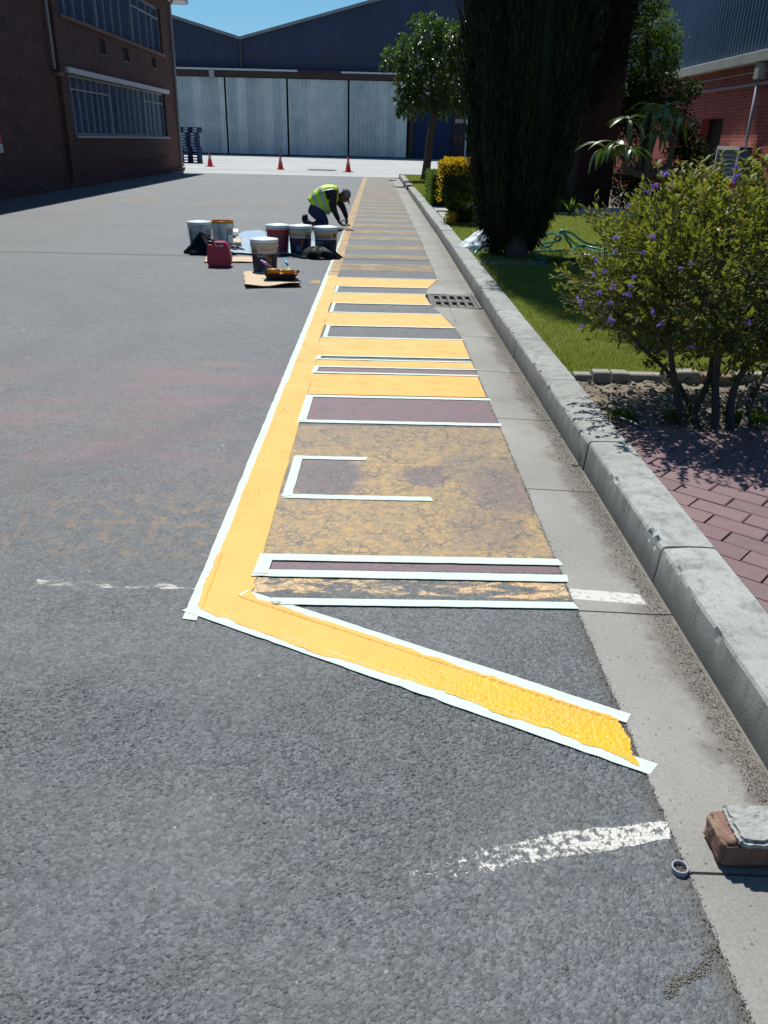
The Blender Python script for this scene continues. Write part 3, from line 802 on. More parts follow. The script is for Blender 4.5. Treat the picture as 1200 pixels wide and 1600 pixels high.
UP = [tuple(up0 - un * TW), tuple(up1 - un * TW), tuple(up1), tuple(up0)]
def over_tapes(X, Y): return inpoly(LT)(X, Y) | inpoly(LO)(X, Y) | inpoly(UP)(X, Y)
o = on_relief('fresh_yellow_band', corner, 0.0016, M['yellow'], 130, 0.014, over_tapes); tag(o, kind='structure')

# ---- masking tape, each outline a thing, each strip a part
def tape_strip(a, b, w, side, z, parent, seed=0, wob=0.0025, nm='tape_strip'):
    """strip from a to b, w wide, lying to the given side (+1 left of the direction)"""
    a = np.array(a, float); b = np.array(b, float); L = np.linalg.norm(b - a); t = (b - a) / L; n = np.array([-t[1], t[0]]) * side
    k = max(2, int(L / 0.035)); V = []; F = []
    for i in range(k + 1):
        p = a + t * L * i / k
        e = wob * (float(fnoise(i * 0.5 + seed * 3.1, seed * 1.7, seed)) - 0.5) * 2
        jag = (0.006 * math.sin(seed * 5 + 1) if i in (0, k) else 0)
        zz = z + 0.0012 * float(vnoise(i * 0.7 + seed, seed * 1.3, seed)) 
        tear = 0.010 * max(0.0, float(vnoise(i * 1.9 + seed * 11, seed * 2.3, seed + 9)) - 0.80) * 3
        q0 = p + n * (e + tear * (seed % 2)) + t * jag; q1 = p + n * (w + e - tear * (1 - seed % 2)) - t * jag
        V += [(q0[0], q0[1], zz), (q1[0], q1[1], zz + 0.0003), (q0[0], q0[1], zz - 0.0015), (q1[0], q1[1], zz - 0.0012)]
    for i in range(k):
        c = 4 * i; d = c + 4
        F += [(c, d, d + 1, c + 1), (c + 2, c + 3, d + 3, d + 2), (c, c + 2, d + 2, d), (c + 1, d + 1, d + 3, c + 3)]
    F += [(0, 1, 3, 2), (4 * k, 4 * k + 2, 4 * k + 3, 4 * k + 1)]
    bm = bmesh.new(); vs = [bm.verts.new(v) for v in V]
    for f in F: bm.faces.new([vs[i] for i in f])
    return bmobj(nm, bm, M['tape'], parent)
TG = 'masking tape outlines on the asphalt'
def tape_thing(label): return thing('masking_tape', label, 'masking tape', group=TG)
t = tape_thing('long white masking tape running along the left edge of the yellow band')
y = 2.30
ys_ = [2.30, 4.1, 6.2, 8.8, 12.0, 15.42]
for i in range(5):
    tape_strip((tapeX(ys_[i]), ys_[i]), (tapeX(ys_[i + 1]), ys_[i + 1] + (0.05 if i < 4 else 0)), TW, -1, 0.0026 + 0.0005 * (i % 2), t, i, 0.004)
t = tape_thing('white masking tape along the lower edge of the slanting yellow band')
tape_strip(dg0 - dirn * 0.01, dg1 + dirn * 0.005, TW, 1, 0.0036, t, 7, 0.003)
t = tape_thing('white masking tape along the upper edge of the slanting yellow band')
tape_strip(up0 - ud * 0.01, up1 + ud * 0.005, TW * 0.9, -1 if False else -1, 0.0056, t, 8, 0.004) if False else tape_strip(up1 + ud * 0.005, up0 - ud * 0.01, TW * 0.9, 1, 0.0034, t, 8, 0.004)
t = tape_thing('lowest straight tape line, meeting the slanting band at its crumpled end')
tape_strip(gx(425, 946), gx(902, 953), 0.043, 1, 0.0052, t, 9, 0.002)
# crumple where the two tapes cross
bm = bmesh.new()
cc = gx(432, 944)
for k in range(9):
    a_ = k * 0.7; r_ = 0.012 + 0.02 * random.random()
    p1 = (cc[0] + r_ * math.cos(a_), cc[1] + r_ * 0.5 * math.sin(a_), 0.007 + 0.006 * random.random())
    a_ += 0.9
    p2 = (cc[0] + r_ * math.cos(a_), cc[1] + r_ * 0.5 * math.sin(a_), 0.007 + 0.003 * random.random())
    quad(bm, [(cc[0], cc[1], 0.013), p1, p2])
bmobj('tape_crease', bm, M['tape'], t)
def U(label, ynear, yfar, w, xl=None, xr=None, both=True, xr2=None, first=True, wl=None, seed=0, z=0.0048):
    """outline open at the gutter: near line, far line, closing piece at the left"""
    t = tape_thing(label)
    xl = XI if xl is None else xl; xr = XG0 + 0.012 if xr is None else xr; xr2 = xr if xr2 is None else xr2
    tape_strip((xl - 0.006, ynear), (xr, ynear - 0.008), w, 1, z, t, seed, 0.0015)
    tape_strip((xl + 0.004, yfar), (xr2, yfar - 0.006), w, -1, z + 0.0003, t, seed + 1, 0.0015)
    tape_strip((xl - 0.004, ynear + w * 0.4), (xl + 0.003, yfar - w * 0.3), wl or w, -1, z + 0.0013, t, seed + 2, 0.002)
    return t
U('tape outline of the narrow red strip nearest the slanting band', 2.598, 2.775, 0.052, xl=-0.436, wl=0.055, seed=11, z=0.0052)
U('short unfinished tape outline with its far line ending halfway', 3.315, 3.85, 0.045, xl=-0.405, xr=0.272, xr2=-0.03, seed=14)
U('tape outline round the wide purple-red bar', 4.385, 4.93, 0.048, xl=-0.432, seed=17)
U('tape outline of the narrow purplish strip, nearer of the two close together', 5.455, 5.65, 0.035, xl=-0.432, xr=XG0, seed=20)
U('tape outline of the narrow grey strip, farther of the two close together', 5.83, 5.965, 0.032, xl=-0.43, xr=XG0 - 0.01, seed=23)
U('tape outline round the broad grey bar just before the drain', 6.555, 7.045, 0.036, xl=-0.425, xr=redge(6.57), xr2=redge(7.02), seed=26)
U('tape outline round the grey bar that ends at the drain grate', 7.605, 8.10, 0.034, xl=-0.428, xr=redge(7.62), xr2=redge(8.08), seed=29)
U('tape outline round the grey bar behind the drain grate', 8.665, 9.10, 0.034, xl=-0.440, xr=redge(8.68), xr2=redge(9.08), seed=32)
t = tape_thing('farthest thin tape line at the end of the fresh yellow bars')
tape_strip((-0.46, 9.685), (XG0 + 0.01, 9.66), 0.034, 1, 0.006, t, 36, 0.002)

# ---- gutter slabs, kerb stones
gut = link(bpy.data.objects.new('gutter', None)); tag(gut, kind='structure')
box('gutter_bedding', M['soil'], XG0 - 0.25, 1.3, -6, 37.3, -0.15, -0.032, gut)
joints = [-1.9, -0.85, 0.2, 1.285, 2.39, 3.47, 4.88 - 0.35, 5.60, 6.85, 8.02, 8.79]
joints = [-1.9, -0.85, 0.2, 1.285, 2.39, 3.47, 4.53, 5.60, 6.72, 7.98]
def slab(y0, y1, leftf=None):
    k = 10; V = []; F = []
    for j in range(k + 1):
        y = y0 + (y1 - y0) * j / k; dx = kdx(y)
        xl = (leftf(y) if leftf else XG0 + dx) + 0.004 * (float(vnoise(y * 9, 1.0, 4)) - 0.5)
        xr = XG1 + dx + 0.012
        for (x, z) in ((xl, -0.03), (xl, 0.0005), (xl + 0.008, 0.004), ((xl + xr) / 2, -0.002), (xr - 0.06, -0.008), (xr, -0.006), (xr, -0.03)):
            V.append((x, y, z))
    for j in range(k):
        for i in range(6):
            a = j * 7 + i; F.append((a, a + 7, a + 8, a + 1))
    F.append(tuple(range(0, 7))); F.append(tuple(range(k * 7 + 6, k * 7 - 1, -1)))
    bm = bmesh.new(); vs = [bm.verts.new(v) for v in V]
    for f in F: bm.faces.new([vs[i] for i in f])
    return bmobj('gutter_slab', bm, M['gutter_concrete'], gut)
for a, b in zip(joints[:-1], joints[1:]):
    slab(a + 0.004, b - 0.004, (lambda y: redge(y)) if b > 6.5 else None)
slab(8.73, 9.68, lambda y: redge(y)); 
y = 9.69
while y < 26.3:
    slab(y, min(y + 1.09, 26.9)); y += 1.10
y = 27.0
while y < 36.5:
    slab(y, y + 1.09); y += 1.10
# fill strip left of the drain
kb = link(bpy.data.objects.new('kerb', None)); tag(kb, kind='structure')
prof = [(1.058, -0.06), (1.058, 0.0), (1.061, 0.055), (1.064, 0.105), (1.066, 0.134), (1.072, 0.1445), (1.083, 0.1500), (1.16, 0.152), (1.22, 0.151), (1.262, 0.148), (1.27, 0.140), (1.27, -0.06)]
def kerb_mesh(L, seed):
    k = int(L / 0.022); V = []; F = []; n = len(prof)
    for j in range(k + 1):
        y = L * j / k; e = 0.0022 if j in (0, k) else 0.0
        for i, (x, z) in enumerate(prof):
            w = (float(fnoise(y * 9 + seed, i * 1.7, seed)) - 0.47)
            chip = 0.0
            if i in (4, 5, 6): chip = max(0.0, float(fnoise(y * 30 + seed * 5, i * 0.9, seed + 3)) - 0.60) * 0.09
            V.append((x + (0.004 * w + e + chip if i < 7 and z > 0.01 else 0.0), y, z + (0.003 * w - e * 0.7 - chip if z > 0.1 else 0)))
    for j in range(k):
        for i in range(n - 1):
            a = j * n + i; F.append((a, a + 1, a + n + 1, a + n))
    F.append(tuple(range(n - 1, -1, -1))); F.append(tuple(range(k * n, (k + 1) * n)))
    bm = bmesh.new(); vs = [bm.verts.new(v) for v in V]
    for f in F: bm.faces.new([vs[i] for i in f])
    bmesh.ops.recalc_face_normals(bm, faces=bm.faces)
    me = bpy.data.meshes.new('kerb_stone'); bm.to_mesh(me); bm.free()
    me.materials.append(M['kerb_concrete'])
    for p in me.polygons: p.use_smooth = True
    me.set_sharp_from_angle(angle=R(14))
    return me
kms = [kerb_mesh(1.12, s) for s in (1, 5, 9, 13)]
y = -1.99 - 1.13
i = 0
while y < 36.2:
    if not (26.5 < y + 0.1 < 27.5):
        o = link(bpy.data.objects.new('kerb_stone', kms[(i * 3 + i // 4) % 4])); o.parent = kb
        o.location = (kdx(y) + random.uniform(-0.004, 0.004), y + 0.085, random.uniform(-0.003, 0.003))
        o.rotation_euler = (0, 0, random.uniform(-0.003, 0.003) + (0.0062 if y > 14 else 0))
    y += 1.13; i += 1
# return of the kerb at the far end
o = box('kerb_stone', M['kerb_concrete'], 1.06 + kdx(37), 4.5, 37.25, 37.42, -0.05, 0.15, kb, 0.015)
# dirt and gravel lying in the gutter
def pebbles(name, N, xs, ys, zs, smin, smax, mat, parent=None):
    base = np.array([(1, 0, 0), (-1, 0, 0), (0, 1, 0), (0, -1, 0), (0, 0, 1), (0, 0, -0.6)], float)
    fc = np.array([(0, 2, 4), (2, 1, 4), (1, 3, 4), (3, 0, 4), (2, 0, 5), (1, 2, 5), (3, 1, 5), (0, 3, 5)])
    s = RS.uniform(smin, smax, (N, 1, 1)) * RS.uniform(0.5, 1.2, (N, 6, 3)) * np.array([1, 1, 0.6])
    a = RS.uniform(0, 6.28, N); ca, sa = np.cos(a), np.sin(a)
    V = base[None] * s
    Vr = np.stack([V[..., 0] * ca[:, None] - V[..., 1] * sa[:, None], V[..., 0] * sa[:, None] + V[..., 1] * ca[:, None], V[..., 2]], -1)
    Vr += np.stack([xs, ys, zs], -1)[:, None, :]
    F = (fc[None] + (np.arange(N) * 6)[:, None, None]).reshape(-1, 3)
    return npmesh(name, Vr.reshape(-1, 3), F, mat, parent)
N = 24000
yy = 0.9 + 8.0 * RS.rand(N) ** 1.6
xx = XG1 - np.abs(RS.normal(0, 0.045, N)) * (0.7 + 0.9 * np.array([float(fnoise(a * 1.2, 0.5, 77)) for a in yy]))
xx = np.clip(xx, XG0 + 0.02, XG1 - 0.003)
g = pebbles('gutter_gravel', N, xx, yy, np.full(N, -0.0062), 0.0005, 0.0026, M['gravel']); tag(g, kind='stuff')
N = 2200
g = pebbles('loose_grit', N, RS.uniform(-1.5, 0.72, N), 0.9 + 2.6 * RS.rand(N), np.full(N, 0.0008), 0.0008, 0.0024, M['gravel']); tag(g, kind='stuff')
g = pebbles('edge_grit', 2500, XG0 + RS.normal(0, 0.008, 2500), 0.9 + 8 * RS.rand(2500) ** 1.5, np.full(2500, 0.003), 0.001, 0.003, M['gravel']); tag(g, kind='stuff')
N = 130
P_ = np.stack([np.clip(XG1 - np.abs(RS.normal(0, 0.06, N)), 0.8, 1.05), 1.2 + 5 * RS.rand(N) ** 1.4, np.full(N, -0.002)], 1)
litter_args = (P_, np.stack([RS.normal(size=N), RS.normal(size=N), RS.normal(size=N) * 0.1], 1), RS.uniform(0.008, 0.035, N), RS.uniform(0.0008, 0.003, N))
# drain grate
dt = thing('drain_grate', 'dark cast iron drain grate with two rows of slots set in the gutter', 'drain', (0, 0, 0))
gx0, gx1, gy0, gy1 = 0.585, 1.02, 7.99, 8.72
bm = bmesh.new()
ncol, bar, zt = 5, 0.03, -0.004
xs = [gx0]
w_ = (gx1 - gx0 - bar * (ncol + 1)) / ncol
for r in range(3):
    yb = [gy0, gy0 + (gy1 - gy0) / 2 - 0.035, gy1 - 0.07][r]
    add_box(bm, gx0, gx1, yb, yb + 0.07, -0.04, zt)
for c in range(ncol + 1):
    x0 = gx0 + c * (w_ + bar)
    for (a, b) in ((gy0 + 0.07, gy0 + (gy1 - gy0) / 2 - 0.035), (gy0 + (gy1 - gy0) / 2 + 0.035, gy1 - 0.07)):
        add_box(bm, x0, x0 + bar, a, b, -0.038, zt - 0.001)
bmobj('grate', bm, M['iron'], dt)
for (a, b, c, d) in ((gx0 - 0.035, gx0 - 0.003, gy0 - 0.005, gy1 + 0.005), (gx1 + 0.003, gx1 + 0.03, gy0 - 0.005, gy1 + 0.005)):
    box('grate_frame', M['iron'], a, b, c, d, -0.05, 0.002, dt)
box('drain_pit', M['dark_void'], gx0, gx1, gy0, gy1, -0.149, -0.139, dt)

# apron and yard beyond
o = box('concrete_apron', M['apron_concrete'], -80, 60, 37.42, 78.2, -0.1, 0.006); tag(o, kind='structure')
o = box('apron_joint', M['sand'], -60, 30, 42.05, 42.17, 0.0, 0.0085); tag(o, kind='structure')
ad = thing('manhole_cover', 'small dark drain cover in the pale concrete before the hangar doors', 'manhole cover')
c_ = G(503, 266)
box('cover', M['iron'], c_[0] - 0.75, c_[0] + 0.75, c_[1] - 0.7, c_[1] + 0.7, 0.0, 0.013, ad)
bm = bmesh.new()
for k in range(5): add_box(bm, c_[0] - 0.65, c_[0] + 0.65, c_[1] - 0.6 + k * 0.27, c_[1] - 0.5 + k * 0.27, 0.013, 0.02)
bmobj('rib', bm, M['dark_frame'], ad)
# spill of concrete / drain lip near the end of the gutter
o = box('gutter_outlet', M['iron'], 0.46, 0.75, 34.6, 35.0, 0.0, 0.03, None, 0.005); tag(o, kind='structure')

# ================================================================ GARDEN
LZ = 0.125
def ground_grid(name, x0, x1, y0, y1, nx, ny, zf, mat):
    X, Y = np.meshgrid(np.linspace(x0, x1, nx), np.linspace(y0, y1, ny))
    Z = zf(X, Y); idx = np.arange(nx * ny).reshape(ny, nx)
    F = np.stack([idx[:-1, :-1], idx[:-1, 1:], idx[1:, 1:], idx[1:, :-1]], -1).reshape(-1, 4)
    o = npmesh(name, np.stack([X.ravel(), Y.ravel(), Z.ravel()], 1), F, mat, None, True)
    return tag(o, kind='structure')
lawnz = lambda X, Y: LZ - 0.004 + 0.03 * (fnoise(X * 1.1, Y * 1.1, 12) - 0.47) - 0.02 * (X < 1.30)
ground_grid('lawn', 1.262, 9.3, 5.16, 18.1, 90, 140, lawnz, M['lawn'])
ground_grid('far_lawn', 1.262 - 0.13, 5.0, 20.4, 37.25, 50, 80, lambda X, Y: LZ - 0.01 + 0 * X, M['lawn'])
o = box('garden_path', M['path_concrete'], 1.27, 9.48, 18.25, 20.38, -0.1, LZ - 0.003); tag(o, kind='structure')
box('path_edging', M['path_concrete'], 1.28, 9.4, 18.10, 18.245, -0.1, LZ + 0.03, bpy.data.objects['garden_path'], 0.01)
def bladeset(name, N, x0, x1, y0, y1, hmin, hmax, w, zf, keep=None, seed=0, dens=None):
    rs = np.random.RandomState(seed)
    x = rs.uniform(x0, x1, N)
    y = y0 + (y1 - y0) * (rs.rand(N) ** (dens or 1.0))
    if keep is not None:
        k = keep(x, y, rs); x, y = x[k], y[k]
    n = len(x); z = zf(x, y)
    a = rs.uniform(0, 6.28, n); h = rs.uniform(hmin, hmax, n) * (0.7 + 0.6 * fnoise(x * 3, y * 3, 5)); ln = rs.uniform(0.2, 0.9, n) * h
    b = rs.uniform(0, 6.28, n); ww = w * rs.uniform(0.6, 1.3, n)
    V = np.zeros((n, 3, 3))
    V[:, 0] = np.stack([x - np.cos(a) * ww, y - np.sin(a) * ww, z - 0.004], 1)
    V[:, 1] = np.stack([x + np.cos(a) * ww, y + np.sin(a) * ww, z - 0.004], 1)
    V[:, 2] = np.stack([x + np.cos(b) * ln, y + np.sin(b) * ln, z + h], 1)
    t = np.clip(0.75 * fnoise(x * 2.0, y * 2.0, 9) + rs.uniform(-0.2, 0.5, n), 0, 1)
    o = npmesh(name, V.reshape(-1, 3), np.arange(n * 3).reshape(-1, 3), M['grass_blades'], None, False, np.repeat(t, 3))
    return tag(o, kind='stuff')
def kp(x, y, rs):
    ok = (x < 1.27 + (y - 1) * 0.42 + 0.6) & ~((np.abs(y - 10.45 + 0.05 * x) < 0.16) & (rs.rand(len(x)) > 0.18))
    ok &= rs.rand(len(x)) < np.clip(1.6 * fnoise(x * 2.2, y * 2.2, 21) + 0.15, 0.1, 1)
    return ok
bladeset('lawn_grass', 150000, 1.275, 4.4, 5.18, 9.3, 0.018, 0.042, 0.0022, lawnz, kp, 1, 1.1)
bladeset('lawn_grass_beyond', 110000, 1.275, 6.0, 9.0, 18.0, 0.02, 0.045, 0.004, lawnz, kp, 2, 1.0)
bladeset('far_lawn_grass', 30000, 1.10, 4.5, 20.45, 37.2, 0.03, 0.06, 0.012, lambda x, y: LZ - 0.01 + 0 * x, None, 3, 1.0)
# bare strip under the cypress with small weeds
ground_grid('bare_soil_strip', 1.30, 6.5, 10.22, 10.62, 120, 12, lambda X, Y: LZ - 0.006 + 0.05 * (fnoise(X * 9, Y * 9, 8) - 0.45) * (1 - np.abs(Y - 10.42) / 0.2), M['soil'])

def soilz(X, Y):
    return 0.085 + 0.05 * (fnoise(X * 4, Y * 4, 3) - 0.45) + 0.055 * np.maximum(0, fnoise(X * 17, Y * 17, 6, 3) - 0.4) + 0.02 * (X - 1.3) * 0.3
ground_grid('planting_bed_soil', 1.262, 3.6, 3.86, 5.15, 330, 180, soilz, M['soil'])
# clods of earth
n = 900
xs_ = RS.uniform(1.3, 3.1, n); ys_c = RS.uniform(3.95, 5.05, n)
g = pebbles('earth_clods', n, xs_, ys_c, soilz(xs_, ys_c) + 0.004, 0.004, 0.022, M['soil']); tag(g, kind='stuff')
# edging bricks between bed and lawn
eb = thing('brick_edging', 'row of weathered edging bricks between the lawn and the planting bed', 'edging')
x = 1.30; i = 0
while x < 3.2:
    w_ = random.choice((0.105, 0.11, 0.215)) if i > 1 else 0.11
    h_ = random.uniform(0.135, 0.165); yo = random.uniform(-0.015, 0.015)
    o = box('brick', M['edging'] if random.random() < 0.8 else M['edging_brown'], -w_ / 2, w_ / 2, -0.05, 0.05, -0.1, 0.0, eb, 0.006)
    o.location = (x + w_ / 2, 5.11 + yo, h_); o.rotation_euler = (random.uniform(-0.05, 0.05), random.uniform(-0.04, 0.04), random.uniform(-0.06, 0.06))
    x += w_ + random.uniform(0.006, 0.014); i += 1
# paving of red blocks laid at 45 degrees
pv = link(bpy.data.objects.new('red_paving', None)); tag(pv, kind='structure')
box('joint_sand', M['sand'], 1.271, 4.2, -1.0, 3.95, 0.0, 0.126, pv)
pme = []
for s in range(4):
    bm = bmesh.new(); add_box(bm, -0.108, 0.108, -0.0535, 0.0535, -0.03, 0.0)
    bmesh.ops.bevel(bm, geom=[e for e in bm.edges if all(v.co.z > -0.01 for v in e.verts)], offset=0.004, segments=1, affect='EDGES')
    for v in bm.verts: v.co += Vector((random.uniform(-0.0015, 0.0015), random.uniform(-0.0015, 0.0015), 0))
    bmesh.ops.recalc_face_normals(bm, faces=bm.faces)
    me = bpy.data.meshes.new('paver'); bm.to_mesh(me); bm.free(); me.materials.append(M['paver']); pme.append(me)
c45, s45 = math.cos(R(-42)), math.sin(R(-42))
cnt = 0
for r in range(-40, 60):
    for c in range(-30, 40):
        u = c * 0.222 + (0.111 if r % 2 else 0.0); v = r * 0.1125
        x = 1.9 + u * c45 - v * s45; y = 3.0 + u * s45 + v * c45
        dcut = 0.115
        if 1.185 < x and x < 2.20 and 2.05 < y < 4.02 and cnt < 300:
            if x < 1.275 + dcut + 0.01:      # blocks cut along the kerb
                bm = bmesh.new(); add_box(bm, -0.108, 0.108, -0.0535, 0.0535, -0.03, 0.0)
                Mx = Matrix.Translation((x, y, 0.137)) @ Matrix.Rotation(R(-42), 4, 'Z'); bmesh.ops.transform(bm, matrix=Mx, verts=bm.verts)
                bmesh.ops.bisect_plane(bm, geom=list(bm.verts) + list(bm.edges) + list(bm.faces), plane_co=(1.276, 0, 0), plane_no=(-1, 0, 0), clear_outer=True)
                es = [e for e in bm.edges if e.is_boundary]
                if es: bmesh.ops.edgeloop_fill(bm, edges=es)
                if len(bm.verts) < 4 or max(v.co.x for v in bm.verts) < 1.285: bm.free(); continue
                bmobj('paver', bm, M['paver'], pv)
            else:
                o = link(bpy.data.objects.new('paver', pme[(r * 7 + c) % 4])); o.parent = pv
                o.location = (x, y, 0.137 + random.uniform(-0.0015, 0.0015)); o.rotation_euler = (random.uniform(-0.006, 0.006), random.uniform(-0.006, 0.006), R(-42) + random.uniform(-0.008, 0.008))
            cnt += 1
# small blocks missing inside the triangle between the kerb and the first full blocks
# dark irrigation pipe lying in the bed
tp = [G(962, 651, .14), G(985, 660, .14), G(1010, 672, .13), G(1035, 685, .12), G(1065, 700, .12), G(1110, 712, .12)]
o = tube('irrigation_pipe', catmull(tp, 5), [0.010] * 4 + [0.012] * 22, M['pipe_black'], None, 10); tag(o, 'dark plastic irrigation pipe lying in the soil under the flowering bush', 'pipe')
# crumpled dry leaf
cl = G(991, 633, .14)
V = []; 
for i in range(7):
    for j in range(5):
        V.append((cl[0] + (i - 3) * 0.012, cl[1] + (j - 2) * 0.010, cl[2] + 0.004 + 0.022 * abs(math.sin(i * 1.1 + j * 1.3)) ))
F = [(i * 5 + j, (i + 1) * 5 + j, (i + 1) * 5 + j + 1, i * 5 + j + 1) for i in range(6) for j in range(4)]
M['brown_leaf'] = plain('brown_leaf', (0.42, 0.22, 0.12), 0.7)
o = pymesh('dry_leaf', V, F, M['brown_leaf']); sm = o.modifiers.new('s', 'SOLIDIFY'); sm.thickness = 0.001
tag(o, 'crumpled light brown dry leaf on the soil in front of the edging bricks', 'leaf')

# ---------------------------------------------------------------- leaf helpers
def leafset(name, P, D, L, W, mat, parent=None, tint=None, seed=0, fold=0.25, droop=0.0):
    """P base points, D unit directions; folded two-triangle leaves"""
    rs = np.random.RandomState(seed); n = len(P)
    D = D / (np.linalg.norm(D, axis=1, keepdims=True) + 1e-9)
    U_ = rs.normal(size=(n, 3)); U_[:, 2] += 1.2
    S = np.cross(D, U_); S /= (np.linalg.norm(S, axis=1, keepdims=True) + 1e-9)
    Nn = np.cross(S, D)
    L = np.broadcast_to(np.asarray(L, float).reshape(-1, 1), (n, 1)); W = np.broadcast_to(np.asarray(W, float).reshape(-1, 1), (n, 1))
    V = np.zeros((n, 4, 3))
    V[:, 0] = P
    V[:, 1] = P + D * L * 0.45 + S * W + Nn * W * fold
    V[:, 2] = P + D * L - np.array([0, 0, 1]) * L * droop
    V[:, 3] = P + D * L * 0.45 - S * W + Nn * W * fold
    F = np.array([(0, 1, 2), (0, 2, 3)])[None] + (np.arange(n) * 4)[:, None, None]
    t = tint if tint is not None else rs.rand(n)
    return npmesh(name, V.reshape(-1, 3), F.reshape(-1, 3), mat, parent, False, np.repeat(np.clip(t, 0, 1), 4))
def rdir(rs, n, zb=0.0):
    d = rs.normal(size=(n, 3)); d[:, 2] += zb
    return d / np.linalg.norm(d, axis=1, keepdims=True)
def multi_tube(name, paths, mat, parent=None, seg=5):
    V = []; F = []
    for pts, rad in paths:
        v, f = tube_vf(pts, rad, seg); o = len(V); V += [tuple(a) for a in v]; F += [tuple(i + o for i in ff) for ff in f]
    return pymesh(name, V, F, mat, parent, True)

M['litter'] = plain('litter', (0.13, 0.085, 0.05), 0.9, var=0.5, scale=60)
tag(leafset('gutter_litter', *litter_args, M['litter'], None, None, 31), kind='stuff')
# ---------------------------------------------------------------- flowering bush
rs = np.random.RandomState(11)
bush = thing('flowering_bush', 'large leafy bush with small purple flowers growing beside the kerb', 'bush', (0, 0, 0))
BC = np.array([2.04, 4.47, 0.79]); BR = np.array([0.92, 0.84, 0.52])
base = np.array([G(1090, 690, .1), G(1112, 700, .1), G(1075, 694, .1), G(1150, 705, .1), G(1120, 690, .1)])
base[:, 2] = 0.09
stems = [([G(1082, 693, .09), PY(1062, 640, 4.2), PY(1050, 570, 4.25), PY(1040, 480, 4.3), PY(1010, 380, 4.4)], [.026, .022, .017, .012, .006]),
         ([G(1110, 702, .09), PY(1085, 650, 4.15), PY(1108, 590, 4.2), PY(1120, 480, 4.35), PY(1110, 330, 4.5)], [.024, .018, .016, .012, .006]),
         ([G(1112, 704, .09), PY(1118, 650, 4.1), PY(1122, 560, 4.2), PY(1165, 450, 4.4), PY(1180, 330, 4.6)], [.026, .022, .018, .012, .006]),
         ([G(1145, 706, .09), PY(1140, 660, 4.1), PY(1150, 600, 4.15), PY(1200, 520, 4.3), PY(1240, 420, 4.6)], [.030, .024, .018, .012, .006]),
         ([G(1150, 700, .09), PY(1165, 655, 4.15), PY(1185, 600, 4.3), PY(1250, 500, 4.6), PY(1290, 400, 4.9)], [.022, .02, .016, .012, .006]),
         ([PY(1090, 670, 4.15), PY(1060, 600, 4.3), PY(1000, 540, 4.4), PY(960, 500, 4.5)], [.014, .012, .009, .005])]
endpts = []
for pts, rad in stems:
    cp = catmull(pts, 5); rr = np.interp(np.linspace(0, 1, len(cp)), np.linspace(0, 1, len(rad)), rad)
    tube('stem', cp, list(rr), M['dark_bark'], bush, 8)
    endpts += [np.array(p) for p in cp[7:]]
endpts = np.array(endpts)
# shoots
paths = []; LP = []; LD = []; LTn = []
ns = 1500
made = 0
SH = []
while made < ns:
    q = rs.normal(size=3); q /= np.linalg.norm(q)
    rad = rs.uniform(0.35, 1.0) ** 0.5
    p = BC + q * BR * rad
    if p[2] < 0.55 and q[2] < 0: 
        if rs.rand() < 0.7: continue
    if p[2] < 0.3: continue
    # thinner crown low down and to the left
    if p[2] < 0.75 and p[0] < 1.35 and rs.rand() < 0.3: continue
    made += 1
    up = 0.45 + 0.9 * max(0, q[2])
    d = q * np.array([1, 1, 0.6]) + np.array([0, 0, up]) + rs.normal(0, 0.35, 3)
    d /= np.linalg.norm(d)
    Lh = rs.uniform(0.14, 0.34)
    cur = rs.normal(0, 0.25, 3)
    pts = [p - d * Lh * 0.4 + d * Lh * t_ + cur * t_ * t_ * Lh * 0.5 for t_ in np.linspace(0, 1, 6)]
    paths.append((pts, list(np.linspace(0.0028, 0.001, 6))))
    SH.append((pts, d, q, p))
    nl = int(Lh / 0.014)
    for k in range(nl):
        t_ = (k + 1) / nl
        i_ = min(4, int(t_ * 5)); pp = pts[i_] + (pts[i_ + 1] - pts[i_]) * (t_ * 5 - i_)
        s_ = rs.normal(size=3); s_ -= d * s_.dot(d); s_ /= np.linalg.norm(s_) + 1e-9
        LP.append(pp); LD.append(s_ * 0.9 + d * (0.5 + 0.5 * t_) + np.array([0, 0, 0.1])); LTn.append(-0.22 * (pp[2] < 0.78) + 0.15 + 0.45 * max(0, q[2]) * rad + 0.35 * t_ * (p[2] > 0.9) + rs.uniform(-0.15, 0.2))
# twigs linking the shoots to the stems
for (pts, d, q, p) in SH[::4]:
    e = endpts[np.argmin(((endpts - pts[0]) ** 2).sum(1))]
    mid = (e + pts[0]) / 2 + rs.normal(0, 0.03, 3)
    paths.append(([e, mid, pts[0]], [0.005, 0.004, 0.0028]))
multi_tube('twigs', paths, M['bark'], bush, 4)['kind'] = 'stuff'
LP = np.array(LP); LD = np.array(LD); LTn = np.array(LTn)
nl = len(LP)
leafset('foliage', LP, LD, rs.uniform(0.026, 0.052, nl), rs.uniform(0.007, 0.012, nl), M['bush_leaf'], bush, LTn, 5, 0.3)['kind'] = 'stuff'
